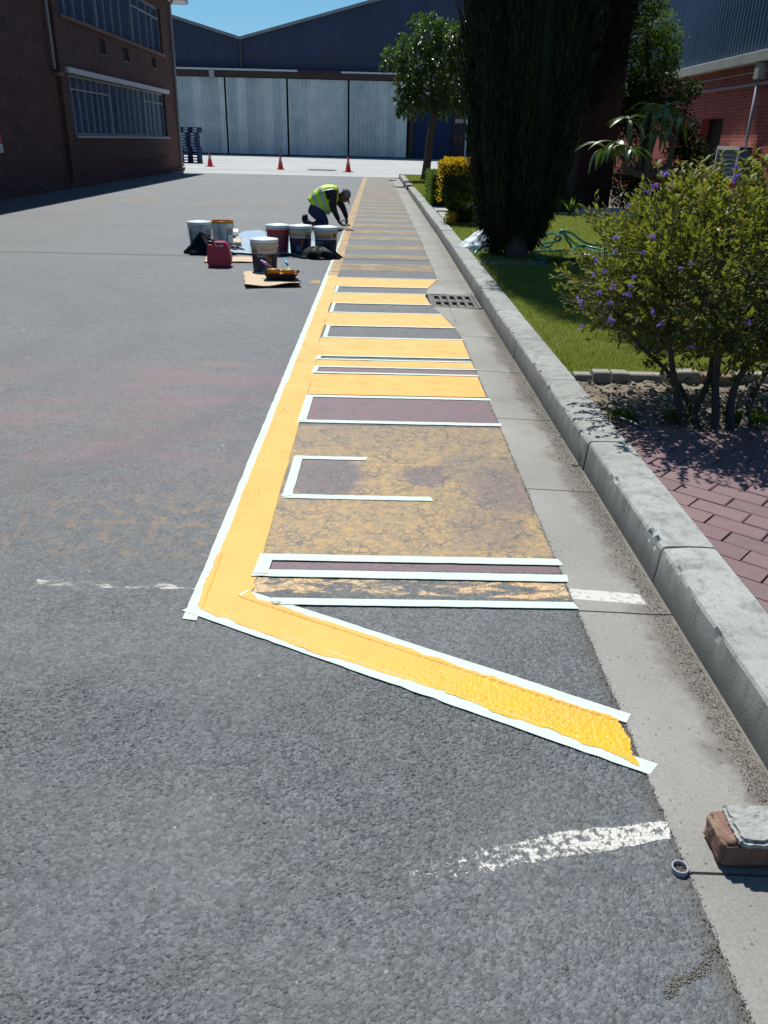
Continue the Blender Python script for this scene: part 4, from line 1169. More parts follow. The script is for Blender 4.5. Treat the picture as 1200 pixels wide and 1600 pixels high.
# bigger single leaves at the crown, each its own part
lf = []
def big_leaf_mesh(name, L, W, mat, droop=0.35, n=6, fold=0.25, tintv=0.6):
    V = []; F = []
    for i in range(n + 1):
        t_ = i / n; w = W * math.sin(math.pi * min(1, t_ * 0.93 + 0.04)) ** 0.8 * (1 - 0.25 * t_)
        x = L * t_; z = 0.25 * L * math.sin(t_ * 1.5) - droop * L * t_ * t_
        V += [(x, -w, z + w * fold), (x, 0, z), (x, w, z + w * fold)]
    for i in range(n):
        a = i * 3; F += [(a, a + 3, a + 4, a + 1), (a + 1, a + 4, a + 5, a + 2)]
    o = npmesh(name, V, F, mat, None, True, np.full(len(V), tintv))
    return o
top = sorted(SH, key=lambda s: -(s[0][-1][2] - 0.10 * abs(s[0][-1][0] - 1.7)))[:44]
protos = [big_leaf_mesh('leaf', 0.055, 0.011, M['bush_leaf'], 0.3, 3, 0.3, tv) for tv in (0.75, 0.95, 1.0)]
cnt = 0
for (pts, d, q, p) in top:
    for k in range(6):
        o = protos[cnt % 3] if cnt < 3 else protos[cnt % 3].copy()
        if cnt >= 3: link(o)
        o.parent = bush; cnt += 1
        i_ = 5 - k // 2; o.location = Vector(pts[i_])
        a = k * 2.4 + rs.rand()
        dirv = Vector((math.cos(a), math.sin(a), 0.55 + 0.3 * rs.rand()))
        o.rotation_euler = dirv.to_track_quat('X', 'Z').to_euler(); sca = rs.uniform(0.8, 1.25); o.scale = (sca, sca, sca)
# purple flower clusters
def flower_mesh(seed):
    r = np.random.RandomState(seed); P = []; D = []
    for k in range(9):
        c = r.normal(0, 0.011, 3); ax = rdir(r, 1)[0]; ax[1] -= 0.6; ax /= np.linalg.norm(ax)
        a = np.cross(ax, [0, 0, 1.0]); a /= np.linalg.norm(a); b = np.cross(ax, a)
        for j in range(5):
            th = j * 1.2566; P.append(c); D.append(a * math.cos(th) + b * math.sin(th) + ax * 0.35)
    return leafset('flower_cluster', np.array(P), np.array(D), 0.013, 0.0055, M['petal'], bush, None, seed)
fpx = [(953, 685 - 214), (1012, 300), (1022, 292), (1047, 290), (1041, 268), (1150, 262), (1153, 275), (1146, 280), (963, 369), (981, 321), (961, 394), (932, 407), (930, 427), (943, 424), (991, 434), (958, 447), (985, 444), (980, 460), (936, 458), (908, 472), (910, 508), (1080, 412), (1063, 420), (1021, 488), (1033, 504), (1169, 505), (956, 503), (951, 499), (1082, 540), (1003, 395), (1018, 372)]
fm = [flower_mesh(50 + k) for k in range(4)]
for i, (a, b) in enumerate(fpx):
    o = fm[i] if i < 4 else fm[i % 4].copy()
    if i >= 4: link(o)
    # front surface of the crown along that sight line
    r = ray(a, b); best = 4.0
    for tY in np.linspace(3.6, 4.6, 40):
        p = CAM + r * (tY / r[1])
        if (((p - BC) / (BR + 0.13)) ** 2).sum() < 1.0: best = tY; break
    o.parent = bush; o.location = Vector(PY(a, b, best)); s_ = random.uniform(0.5, 0.85) * (1.25 if b in (471, 275, 300) else 1)
    o.scale = (s_, s_, s_); o.rotation_euler = (0, 0, random.uniform(0, 6))
# a few yellowed leaves
for i, (a, b) in enumerate([(1125, 362), (1135, 360), (1102, 462), (1110, 470), (1070, 350), (1160, 340)]):
    o = big_leaf_mesh('yellowed_leaf', 0.05, 0.012, M['dry_leaf']); o.parent = bush
    o.location = Vector(PY(a, b, 4.05)); o.rotation_euler = (random.uniform(-1, 1), random.uniform(-1, 1), random.uniform(0, 6))

# ---------------------------------------------------------------- frangipani-like small tree behind the bush
ft = thing('frangipani', 'small bare-limbed tree with rosettes of long drooping leaves against the red wall', 'tree', (0, 0, 0))
FY = 7.0
b0 = PY(1010, 420, FY); b0[2] = LZ
j1 = PY(1008, 275, FY); j2 = PY(1000, 245, FY - .1)
tips = [(982, 186, 6.8), (962, 222, 6.7), (1027, 205, 7.0), (1040, 168, 7.1), (1060, 190, 6.9), (1020, 165, 7.4), (985, 232, 6.6), (948, 232, 6.9)]
tube('trunk', catmull([b0, PY(1006, 340, FY), j1], 5), list(np.linspace(0.045, 0.032, 11)), M['dark_bark'], ft, 9)
tube('limb', catmull([j1, PY(975, 262, 6.9), PY(985, 240, 6.8), PY(982, 186, 6.8)], 4), list(np.linspace(0.03, 0.013, 13)), M['dark_bark'], ft, 8)
tube('limb', catmull([j1, PY(1014, 245, 7), PY(1027, 205, 7.0)], 4), list(np.linspace(0.03, 0.013, 9)), M['dark_bark'], ft, 8)
tube('limb', catmull([j1, PY(1040, 262, 7), PY(1050, 235, 7), PY(1060, 190, 6.9)], 4), list(np.linspace(0.03, 0.013, 13)), M['dark_bark'], ft, 8)
tube('limb', catmull([PY(1050, 238, 7), PY(1046, 205, 7.05), PY(1040, 168, 7.1)], 4), list(np.linspace(0.018, 0.011, 9)), M['dark_bark'], ft, 8)
tube('limb', catmull([PY(980, 255, 6.85), PY(968, 240, 6.8), PY(962, 222, 6.7)], 4), list(np.linspace(0.018, 0.011, 9)), M['dark_bark'], ft, 8)
tube('limb', catmull([PY(1000, 262, 7), PY(1002, 215, 7.3), PY(1020, 165, 7.4)], 4), list(np.linspace(0.018, 0.011, 9)), M['dark_bark'], ft, 8)
fl = [big_leaf_mesh('leaf', 0.24, 0.030, M['big_leaf'], dr, 7, 0.3, tv) for dr, tv in ((0.35, 0.3), (0.55, 0.7), (0.75, 1.0))]
cnt = 0
for (a, b, Y_) in tips:
    p = PY(a, b, Y_); n = 9; ph = random.random() * 6
    for k in range(n):
        o = fl[cnt % 3] if cnt < 3 else fl[cnt % 3].copy()
        if cnt >= 3: link(o)
        cnt += 1; o.parent = ft; o.location = Vector(p)
        th = ph + k * 6.283 / n + random.uniform(-0.25, 0.25)
        o.rotation_euler = (random.uniform(-0.3, 0.3), random.uniform(-0.25, 0.75), th)
        s_ = random.uniform(0.6, 1.05); o.scale = (s_, s_, s_)

# ---------------------------------------------------------------- cypress
cy = thing('cypress_tree', 'tall dark columnar cypress standing on the lawn by the kerb', 'tree', (1.84, 10.95, LZ))
CC = np.array([1.82, 11.25])
def crad(z):
    return np.interp(z, [0.15, 0.3, 0.45, 0.8, 1.65, 3.0, 4.0, 5.2, 7.0, 8.3, 9.0], [0.17, 0.27, 0.37, 0.52, 0.66, 0.80, 1.05, 1.20, 1.10, 0.70, 0.05])
tube('trunk', [(0, 0, -0.1), (0.0, 0.05, 0.1), (0.0, 0.12, 0.5), (0, 0.3, 3.0), (0, 0.3, 6.5)], [0.16, 0.14, 0.13, 0.10, 0.03], M['dark_bark'], cy, 12)
rs = np.random.RandomState(3)
rings = []
for z in np.linspace(0.28, 8.8, 46):
    rings.append([(CC[0] - 1.84 + 0.86 * crad(z) * (1 + 0.10 * math.sin(5 * a + z) + 0.08 * math.sin(11 * a - z * 1.3)) * math.cos(a), CC[1] - 10.95 + 0.86 * crad(z) * (1 + 0.1 * math.sin(5 * a + z)) * math.sin(a), z - LZ) for a in np.linspace(0, 2 * math.pi, 37)[:-1]])
V, F = rings_mesh(rings)
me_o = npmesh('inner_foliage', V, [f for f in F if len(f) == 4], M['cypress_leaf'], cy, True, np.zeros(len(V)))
n = 66000
z = 0.22 + 8.7 * rs.rand(n) ** 1.05; a = rs.uniform(0, 6.283, n)
lump = 1 + 0.09 * np.sin(9 * a + 2.1 * z) + 0.07 * np.sin(17 * a - 1.1 * z)
rr = crad(z) * lump * rs.uniform(0.84, 1.03, n)
P = np.stack([CC[0] - 1.84 + rr * np.cos(a), CC[1] - 10.95 + rr * np.sin(a), z - LZ], 1)
D = np.stack([np.cos(a) * 0.25, np.sin(a) * 0.25, np.full(n, 1.0)], 1) + rs.normal(0, 0.14, (n, 3))
low = z < 0.8; D[low, 2] *= rs.choice([-0.4, 0.8], low.sum())
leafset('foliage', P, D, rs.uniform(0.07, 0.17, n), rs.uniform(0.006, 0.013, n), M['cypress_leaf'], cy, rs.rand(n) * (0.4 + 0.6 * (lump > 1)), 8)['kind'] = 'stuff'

# ---------------------------------------------------------------- generic leafy tree
def blobs_foliage(name, blobs, n, L, W, mat, parent, seed, droop=0.2, zb=0.0, shell=0.55):
    rs = np.random.RandomState(seed)
    vol = np.array([b[3] * b[4] * b[5] for b in blobs]) ** 0.67; vol /= vol.sum()
    k = rs.choice(len(blobs), n, p=vol); B = np.array(blobs)[k]
    q = rdir(rs, n); r = rs.uniform(shell, 1.0, n) ** 0.8
    lump = 1 + 0.22 * (fnoise(q[:, 0] * 3 + k * 5, q[:, 2] * 3 + q[:, 1] * 2, seed) - 0.45) * 2
    P = B[:, :3] + q * B[:, 3:6] * (r * lump)[:, None]
    D = q * 0.7 + rs.normal(0, 0.5, (n, 3)) + np.array([0, 0, zb])
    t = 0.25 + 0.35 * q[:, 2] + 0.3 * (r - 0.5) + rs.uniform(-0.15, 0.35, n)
    o = leafset(name, P, D, rs.uniform(L * 0.7, L * 1.2, n), rs.uniform(W * 0.7, W * 1.2, n), mat, parent, t, seed, 0.3, droop)
    o['kind'] = 'stuff'
    return o
t1 = thing('street_tree', 'small round-crowned tree with glossy leaves and leaning trunk at the far lawn end', 'tree', (0, 0, 0))
TY = 32.6
tb = G(662, 287); tb = np.array([tb[0] + 0.02, TY, LZ - 0.02])
tube('trunk', catmull([tb, PY(668, 250, TY), PY(672, 215, TY), PY(678, 180, TY), PY(676, 150, TY)], 4), list(np.linspace(0.17, 0.09, 17)), M['bark'], t1, 10)
for (a, b, c_, d_) in ((676, 165, 640, 105), (678, 170, 710, 100), (677, 160, 670, 70), (678, 180, 700, 140)):
    tube('limb', catmull([PY(a, b, TY), PY((a + c_) / 2, (b + d_) / 2 + 6, TY), PY(c_, d_, TY + 0.3)], 3), list(np.linspace(0.07, 0.025, 7)), M['bark'], t1, 7)
bl = []
for (a, b, r_) in [(668, 55, 0.50), (640, 75, 0.5), (612, 88, 0.33), (604, 100, 0.22), (650, 100, 0.7), (690, 80, 0.7), (700, 60, 0.55), (722, 60, 0.5), (728, 100, 0.6), (640, 130, 0.55), (635, 155, 0.42), (670, 140, 0.7), (705, 135, 0.7), (725, 150, 0.5), (655, 35, 0.28), (675, 30, 0.22), (728, 170, 0.3), (690, 160, 0.5), (630, 172, 0.25), (648, 172, 0.25)]:
    p = PY(a, b, TY + random.uniform(-0.5, 0.5)); bl.append((*p, r_, r_ * 1.3, r_))
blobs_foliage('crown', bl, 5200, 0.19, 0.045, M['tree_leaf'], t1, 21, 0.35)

# green tree in front of the clad wall
t2 = thing('feathery_tree', 'light green feathery tree rising in front of the corrugated wall, beside the dark tower', 'tree', (0, 0, 0))
p0 = PY(1010, 300, 24.0); 
tube('trunk', catmull([(p0[0], 24, 0), PY(1008, 230, 24), PY(1015, 150, 24), PY(1010, 60, 24)], 4), list(np.linspace(0.14, 0.05, 13)), M['dark_bark'], t2, 8)
bl = []
for (a, b, r_) in [(1000, 10, 0.5), (1020, 40, 0.55), (1045, 60, 0.4), (1000, 60, 0.5), (990, 95, 0.45), (1025, 90, 0.6), (1045, 95, 0.35), (1010, 115, 0.5), (1040, 110, 0.35), (985, 130, 0.3), (1000, -30, 0.6), (1030, 0, 0.3)]:
    p = PY(a, b, 24 + random.uniform(-0.5, 0.5)); bl.append((*p, r_, r_, r_))
blobs_foliage('crown', bl, 7000, 0.11, 0.022, M['climber_leaf'], t2, 22, 0.1, 0, 0.3)
t3 = thing('creeper_shrub', 'dark green creeper sprawling below the metal-clad wall behind the frangipani', 'shrub', (0, 0, 0))
bl = []
for (a, b, r_) in [(985, 150, 0.5), (1010, 150, 0.45), (1040, 145, 0.4), (1070, 142, 0.3), (1085, 140, 0.2), (990, 175, 0.5), (1020, 175, 0.45), (1060, 165, 0.3), (1070, 200, 0.35), (1080, 235, 0.4), (1065, 225, 0.4), (1090, 250, 0.35), (1060, 250, 0.4), (985, 200, 0.4)]:
    p = PY(a, b, 22.8 + random.uniform(-0.4, 0.4)); bl.append((*p, r_, r_, r_))
blobs_foliage('foliage', bl, 6500, 0.11, 0.028, M['dark_leaf'], t3, 23, 0.1, 0, 0.3)
p0 = PY(1075, 330, 22.8); tube('stem', catmull([(p0[0] - 0.3, 22.8, LZ - 0.1), PY(1070, 250, 22.8), PY(1050, 180, 22.8), PY(1010, 150, 22.8)], 4), list(np.linspace(0.09, 0.03, 13)), M['dark_bark'], t3, 7)

t4 = thing('low_shrub', 'low dark green shrub at the corner of the brick tower behind the frangipani', 'shrub', (0, 0, 0))
tube('stem', [(6.2, 20.9, 0.0), (6.25, 20.9, 0.5), (6.3, 20.95, 0.9)], [0.05, 0.04, 0.02], M['dark_bark'], t4, 6)
blobs_foliage('foliage', [(6.0, 20.9, 0.55, 0.5, 0.5, 0.5), (6.6, 21.0, 0.6, 0.55, 0.5, 0.55), (7.2, 21.2, 0.5, 0.5, 0.5, 0.5), (6.3, 20.9, 0.95, 0.4, 0.4, 0.35)], 3500, 0.10, 0.026, M['dark_leaf'], t4, 24, 0.1, 0, 0.3)
# ---------------------------------------------------------------- clipped golden shrub
gs = thing('golden_shrub', 'clipped shrub with a flat bright yellow top and dark green sides, left of the cypress', 'shrub', (0, 0, 0))
GC = np.array([1.70, 15.75])
def grad(z): return np.interp(z, [0.12, 0.3, 0.6, 0.95, 1.19], [0.26, 0.36, 0.50, 0.57, 0.57])
rs = np.random.RandomState(5)
tube('stem', [(1.60, 15.7, 0.05), (1.62, 15.75, 0.5), (1.60, 15.75, 0.95)], [0.09, 0.07, 0.04], M['dark_bark'], gs, 8)
def sq(a, p=0.55): return np.sign(np.cos(a)) * np.abs(np.cos(a)) ** p, np.sign(np.sin(a)) * np.abs(np.sin(a)) ** p
rings = []
for z in np.linspace(0.14, 1.12, 14):
    ring = []
    for a in np.linspace(0, 2 * math.pi, 33)[:-1]:
        c, s = sq(np.array(a)); ring.append((GC[0] + 0.9 * grad(z) * float(c), GC[1] + 0.9 * grad(z) * float(s), z))
    rings.append(ring)
V, F = rings_mesh(rings, False); V.append((GC[0], GC[1], 1.12)); k = len(V) - 1
F += [(13 * 32 + i, 13 * 32 + (i + 1) % 32, k, k) for i in range(0)]
npmesh('inner_foliage', V, F, M['dark_leaf'], gs, True, np.zeros(len(V)))
n = 12000
z = rs.uniform(0.12, 1.12, n); a = rs.uniform(0, 6.283, n); c, s = sq(a)
rr = grad(z) * rs.uniform(0.85, 1.03, n)
P = np.stack([GC[0] + rr * c, GC[1] + rr * s, z], 1)
D = np.stack([c, s, np.full(n, 0.4)], 1) + rs.normal(0, 0.6, (n, 3))
leafset('side_foliage', P, D, rs.uniform(0.025, 0.05, n), rs.uniform(0.008, 0.014, n), M['dark_leaf'], gs, None, 6)['kind'] = 'stuff'
n = 7000
a = rs.uniform(0, 6.283, n); c, s = sq(a); rr = 0.60 * rs.rand(n) ** 0.45
edge_ = rr > 0.5
z = np.where(edge_, rs.uniform(0.97, 1.2, n), rs.uniform(1.1, 1.2, n)) - 0.10 * edge_ * fnoise(a * 4, a * 0, 3)
P = np.stack([GC[0] + rr * c, GC[1] + rr * s, z], 1); D = rs.normal(0, 0.6, (n, 3)) + np.array([0, -0.1, 0.8])
leafset('top_foliage', P, D, rs.uniform(0.03, 0.055, n), rs.uniform(0.010, 0.016, n), M['gold_leaf'], gs, None, 7)['kind'] = 'stuff'
n = 500
P = np.stack([rs.normal(1.33, 0.05, n), rs.normal(15.3, 0.08, n), rs.uniform(0.12, 0.32, n)], 1)
leafset('base_foliage', P, rdir(rs, n, 0.6), 0.04, 0.012, M['gold_leaf'], gs, None, 9)['kind'] = 'stuff'
n = 120
P = np.stack([rs.uniform(1.08, 1.14, n), rs.normal(15.5, 0.3, n), rs.uniform(0.5, 1.0, n)], 1)
leafset('side_tips', P, rdir(rs, n, 0.6), 0.04, 0.012, M['gold_leaf'], gs, None, 9)['kind'] = 'stuff'
# small green hedge block behind it
hb = thing('clipped_hedge', 'narrow clipped dark green hedge block next to the kerb, behind the golden shrub', 'hedge', (0, 0, 0))
hx0, hx1, hy0, hy1, hz = 1.24, 1.62, 19.6, 22.0, 0.80
box('inner_foliage', M['dark_leaf'], hx0 + 0.05, hx1 - 0.05, hy0 + 0.05, hy1 - 0.05, LZ - 0.02, hz - 0.05, hb)
n = 9000
P = np.stack([rs.uniform(hx0, hx1, n), rs.uniform(hy0, hy1, n), rs.uniform(LZ, hz, n)], 1)
w = rs.randint(0, 4, n)
P[w == 0, 0] = hx0; P[w == 1, 1] = hy0; P[w == 2, 2] = hz; P[w == 3, 0] = hx1
leafset('foliage', P + rs.normal(0, 0.015, (n, 3)), rdir(rs, n, 0.2), rs.uniform(0.03, 0.06, n), 0.013, M['climber_leaf'], hb, None, 10)['kind'] = 'stuff'
# pale stones / block beside golden shrub
o = box('paving_block', M['path_concrete'], 1.28, 1.75, 16.35, 17.9, 0.05, LZ + 0.012, None, 0.01); tag(o, 'pale concrete paving block on the soil behind the golden shrub', 'paving block')
# little plants at the path edge
def strap_plant(px, py, Yp, h_, n_, label, name='strap_plant'):
    t = thing(name, label, 'plant', (0, 0, 0)); b_ = PY(px, py, Yp); b_[2] = LZ - 0.01
    for k in range(n_):
        o = big_leaf_mesh('leaf', h_, h_ * 0.06, M['climber_leaf'], 0.3, 5, 0.3, random.random()); o.parent = t
        o.location = Vector(b_); th = random.uniform(0, 6.28); o.rotation_euler = (0, -random.uniform(0.7, 1.3), th)
strap_plant(888, 350, 17.8, 0.42, 9, 'small strap-leaved plant at the edge of the path behind the hose')
n = 900
b_ = PY(870, 330, 18.6)
sp = thing('ground_plant', 'low dark green plant in the shade at the path behind the cypress', 'plant', (0, 0, 0))
P = np.stack([rs.normal(b_[0], 0.18, n), rs.normal(18.6, 0.15, n), LZ + np.abs(rs.normal(0.1, 0.09, n))], 1)
leafset('foliage', P, rdir(rs, n, 0.6), 0.07, 0.02, M['climber_leaf'], sp, None, 12)['kind'] = 'stuff'
# weeds in the bare strip and the bed
n = 2600
xw = rs.uniform(1.35, 5.5, n); xw = xw[fnoise(xw * 1.3, xw * 0, 4) > 0.42]; n = len(xw)
P = np.stack([xw, rs.normal(10.42, 0.09, n), np.full(n, LZ + 0.01)], 1)
tag(leafset('strip_weeds', P, rdir(rs, n, 0.9), 0.06, 0.012, M['climber_leaf'], None, None, 13), kind='stuff')
n = 1100
cxs = np.array([G(975, 648, .12)[:2], G(1060, 650, .12)[:2], G(1150, 650, .12)[:2], G(1185, 650, .12)[:2], G(915, 640, .12)[:2]])
k = rs.randint(0, 5, n)
P = np.stack([cxs[k, 0] + rs.normal(0, 0.03, n), cxs[k, 1] + rs.normal(0, 0.04, n), np.full(n, 0.11)], 1)
tag(leafset('bed_weeds', P, rdir(rs, n, 0.9), 0.035, 0.007, M['climber_leaf'], None, None, 14), kind='stuff')

# ---------------------------------------------------------------- garden hose and bag
def g2(px, py, z=LZ + 0.02): return tuple(G(px, py, z))
hs = thing('garden_hose', 'green garden hose lying in loops on the lawn beside the cypress', 'hose', (0, 0, 0))
loops = [[g2(1010, 398, .14), g2(985, 392, .14), g2(940, 395, .14), g2(905, 384, .15), g2(893, 376, .25), g2(877, 360, .42), g2(884, 372, .3), g2(892, 388, .16), g2(868, 392, .14), g2(838, 393, .14), g2(820, 400, .14), g2(800, 396, .14)],
         [g2(877, 362, .41), g2(868, 372, .28), g2(858, 385, .17), g2(845, 381, .17), g2(875, 375, .34), g2(865, 364, .36), g2(840, 372, .2), g2(835, 380, .15), g2(815, 385, .14)],
         [g2(877, 361, .42), g2(892, 364, .38), g2(912, 378, .22), g2(930, 383, .15), g2(965, 384, .15), g2(975, 396, .14), g2(940, 400, .14), g2(905, 397, .14), g2(896, 390, .16), g2(905, 384, .17), g2(930, 388, .15), g2(960, 396, .14)],
         [g2(832, 398, .14), g2(840, 404, .14), g2(852, 404, .15), g2(845, 412, .14)]]
for L_ in loops: tube('hose_loop', catmull(L_, 8), 0.017, M['hose'], hs, 8)
arc = [G(762, 427, .13), G(748, 416, .16), G(741, 402, .25), G(744, 391, .35), G(757, 384, .38), G(775, 386, .3), G(790, 396, .2)]
arc = [PY(768, 427, 10.9), PY(752, 420, 10.95), PY(742, 406, 11.0), PY(744, 393, 11.1), PY(756, 385, 11.3), PY(775, 386, 11.5), PY(790, 400, 11.6)]
tube('hose_loop', catmull(arc, 7), 0.016, M['hose'], hs, 8)
# crumpled bag
bgp = G(750, 400, LZ)
bgc = np.array([bgp[0] + 0.05, 11.75, LZ - 0.01])
rings = []
for i in range(15):
    t_ = i / 14; z_ = 0.24 * t_
    rr_ = (0.27 * math.sqrt(max(0, 1 - t_ ** 1.4)) + 0.02)
    ring = []
    for k in range(40):
        a = 2 * math.pi * k / 40
        w = 1 + 0.20 * math.sin(7 * a + 2.0 * t_ * 3) + 0.16 * (float(fnoise(a * 3, t_ * 6, 3)) - 0.45) * 2
        ring.append((bgc[0] + rr_ * w * math.cos(a) * 0.85 + 0.10 * t_, bgc[1] + rr_ * w * math.sin(a), bgc[2] + z_ * (1 + 0.12 * math.sin(5 * a))))
    rings.append(ring)
V, F = rings_mesh(rings)
wb = thing('plastic_bag', 'crumpled pale plastic bag lying on the grass between kerb and cypress', 'bag')
pymesh('bag', V, F, M['bag_plastic'], wb, True)
top_ = Vector((bgc[0] + 0.10, bgc[1], bgc[2] + 0.22))
tube('bag_neck', [top_, top_ + Vector((0.05, 0, 0.06)), top_ + Vector((0.09, 0.02, 0.13))], [0.045, 0.014, 0.03], M['bag_plastic'], wb, 9)

# ================================================================ BUILDINGS
def wall_with_holes(name, mat, axis, c0, c1, u0, u1, z0, z1, holes, parent):
    """solid wall between planes c0..c1, holes are (ua, ub, za, zb); axis 'y': wall runs along y"""
    us = sorted({u0, u1} | {h[0] for h in holes} | {h[1] for h in holes}); zs = sorted({z0, z1} | {h[2] for h in holes} | {h[3] for h in holes})
    bm = bmesh.new(); vd = {}
    def v(u, z, c):
        k = (round(u, 4), round(z, 4), round(c, 4))
        if k not in vd: vd[k] = bm.verts.new((c, u, z) if axis == 'y' else (u, c, z))
        return vd[k]
    def solid(i, j):
        if i < 0 or j < 0 or i >= len(us) - 1 or j >= len(zs) - 1: return False
        cu, cz = (us[i] + us[i + 1]) / 2, (zs[j] + zs[j + 1]) / 2
        return not any(h[0] < cu < h[1] and h[2] < cz < h[3] for h in holes)
    for i in range(len(us) - 1):
        for j in range(len(zs) - 1):
            if not solid(i, j): continue
            a, b, p, q = us[i], us[i + 1], zs[j], zs[j + 1]
            for c in (c0, c1): bm.faces.new([v(a, p, c), v(b, p, c), v(b, q, c), v(a, q, c)])
            if not solid(i - 1, j): bm.faces.new([v(a, p, c0), v(a, q, c0), v(a, q, c1), v(a, p, c1)])
            if not solid(i + 1, j): bm.faces.new([v(b, p, c0), v(b, q, c0), v(b, q, c1), v(b, p, c1)])
            if not solid(i, j - 1): bm.faces.new([v(a, p, c0), v(b, p, c0), v(b, p, c1), v(a, p, c1)])
            if not solid(i, j + 1): bm.faces.new([v(a, q, c0), v(b, q, c0), v(b, q, c1), v(a, q, c1)])
    return bmobj(name, bm, mat, parent)

# ---- brick office building on the left
LB = thing('brick_building', 'two-storey dark brick building in shade along the left side of the yard', 'building', (0, 0, 0))
WX = -9.0
lo = (26.35, 37.9, 1.40, 3.02); hi_ = (26.3, 38.25, 4.50, 6.12)
vents = [(30.4, 31.2, 3.72, 4.18), (33.0, 33.6, 3.78, 4.14), (36.3, 36.8, 3.80, 4.10)]
vents = []
for (a, b, c, d) in [(153, 59, 166, 86), (190, 73, 202, 97), (236, 88, 244, 107)]:
    p, q = PX(a, b, WX), PX(c, d, WX); vents.append((p[1], q[1], q[2], p[2]))
holes = [lo, hi_] + vents
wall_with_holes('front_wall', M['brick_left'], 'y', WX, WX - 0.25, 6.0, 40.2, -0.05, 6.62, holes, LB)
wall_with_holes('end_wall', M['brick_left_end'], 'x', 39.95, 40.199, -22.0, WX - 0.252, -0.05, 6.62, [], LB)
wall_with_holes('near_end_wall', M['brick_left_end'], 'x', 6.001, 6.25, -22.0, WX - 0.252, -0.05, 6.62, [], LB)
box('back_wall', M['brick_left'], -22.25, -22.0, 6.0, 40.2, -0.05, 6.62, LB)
rf = box('roof', M['fascia'], -22.6, -8.36, 5.4, 40.75, 6.625, 6.70, LB)
box('fascia', M['fascia'], -8.358, -8.33, 5.4, 40.78, 6.60, 6.92, LB)
box('fascia', M['fascia'], -22.6, -8.36, 40.752, 40.78, 6.60, 6.92, LB)
box('gutter', M['pipe_grey'], -8.328, -8.20, 5.4, 40.9, 6.80, 6.93, LB)
box('floor_slab', M['dark_void'], -21.9, WX - 0.26, 6.3, 39.9, 3.3, 3.5, LB)
box('plinth', M['brick_left'], WX + 0.002, WX + 0.12, 6.0, 40.2, -0.02, 0.14, LB)
lb2 = box('ledge', M['brick_left_end'], WX + 0.002, WX + 0.06, 30.0, 37.8, 0.62, 0.66, LB)
def window_left(h, nm, bars, thick, trans, dark):
    f = box('window', M['steel_frame'], WX - 0.16, WX - 0.11, h[0] + 0.001, h[1] - 0.001, h[2] + 0.001, h[2] + 0.06, LB)
    def fr(n_, a, b, c, d, x0=WX - 0.15, x1=WX - 0.10): box(n_, M['steel_frame'], x0, x1, a, b, c, d, f)
    fr('frame', h[0] + 0.001, h[1] - 0.001, h[3] - 0.06, h[3] - 0.001); fr('frame', h[0] + 0.001, h[0] + 0.06, h[2] + 0.061, h[3] - 0.061); fr('frame', h[1] - 0.06, h[1] - 0.001, h[2] + 0.061, h[3] - 0.061)
    for k, yb in enumerate(bars):
        w = 0.085 if yb in thick else 0.04
        fr('mullion', yb - w / 2, yb + w / 2, h[2] + 0.061, h[3] - 0.061, WX - 0.145, WX - (0.06 if yb in thick else 0.085))
    for (a, b, zz) in trans: fr('transom', a, b, zz, zz + 0.045, WX - 0.142, WX - 0.09)
    ed = [h[0] + 0.06] + bars + [h[1] - 0.06]
    for k in range(len(ed) - 1):
        dk = (ed[k] + ed[k + 1]) / 2 < dark
        box('pane', M['glass'], WX - 0.128, WX - 0.122, ed[k] + 0.02, ed[k + 1] - 0.02, h[2] + 0.061, h[3] - 0.061, f)
        if not dk:
            box('blind', M['blind'], WX - 0.20, WX - 0.19, ed[k] + 0.05, ed[k + 1] - 0.05, h[2] + 0.05, h[3] - 0.05, f)
    box('room_back', M['dark_void'], WX - 1.8, WX - 1.7, h[0], h[1], h[2] - 0.3, h[3] + 0.2, f)
def bars_from_px(xs, yy): return [float(PX(x, yy, WX)[1]) for x in xs]
b1 = bars_from_px([121, 131, 141, 151, 160, 168, 178, 190, 198, 206, 214, 221, 230, 237, 243, 250], 180)
window_left(lo, 'w', b1, {b1[6], b1[12]}, [(lo[0] + 0.06, b1[6] - 0.05, 2.62), (b1[12] + 0.05, lo[1] - 0.06, 2.62)], b1[4])
b2 = bars_from_px([108, 122, 137, 155, 168, 180, 192, 209, 221, 232, 240], 35)
window_left(hi_, 'w', b2, {b2[3], b2[7]}, [(b2[7] + 0.05, hi_[1] - 0.06, 5.72)], 0)
box('lintel', M['fascia'], WX + 0.002, WX + 0.16, lo[0] - 0.35, lo[1] + 0.25, 3.03, 3.17, LB, 0.004)
box('sill', M['steel_frame'], WX + 0.002, WX + 0.09, lo[0] - 0.05, lo[1] + 0.05, 1.33, 1.395, LB, 0.004)
box('sill', M['brick_loose'], WX + 0.002, WX + 0.08, hi_[0] - 0.1, hi_[1] + 0.15, 4.40, 4.495, LB, 0.004)
for (a, b, c, d) in vents:
    v_ = box('air_vent', M['dark_frame'], WX - 0.12, WX - 0.10, a + 0.001, b - 0.001, c + 0.001, d - 0.001, LB)
    for k in range(5):
        zz = c + (d - c) * (k + 0.3) / 5
        box('louvre', M['dark_frame'], WX - 0.098, WX - 0.04, a + 0.01, b - 0.01, zz, zz + 0.02, v_)
    box('vent_sill', M['brick_loose'], WX + 0.001, WX + 0.02, a - 0.05, b + 0.05, c - 0.05, c - 0.002, LB)
dpx = WX + 0.09
tube('downpipe', [(dpx + 0.25, 39.75, 6.79), (dpx, 39.75, 6.45), (dpx, 39.75, 0.30), (dpx + 0.08, 39.75, 0.20)], 0.055, M['pipe_grey'], LB, 10)
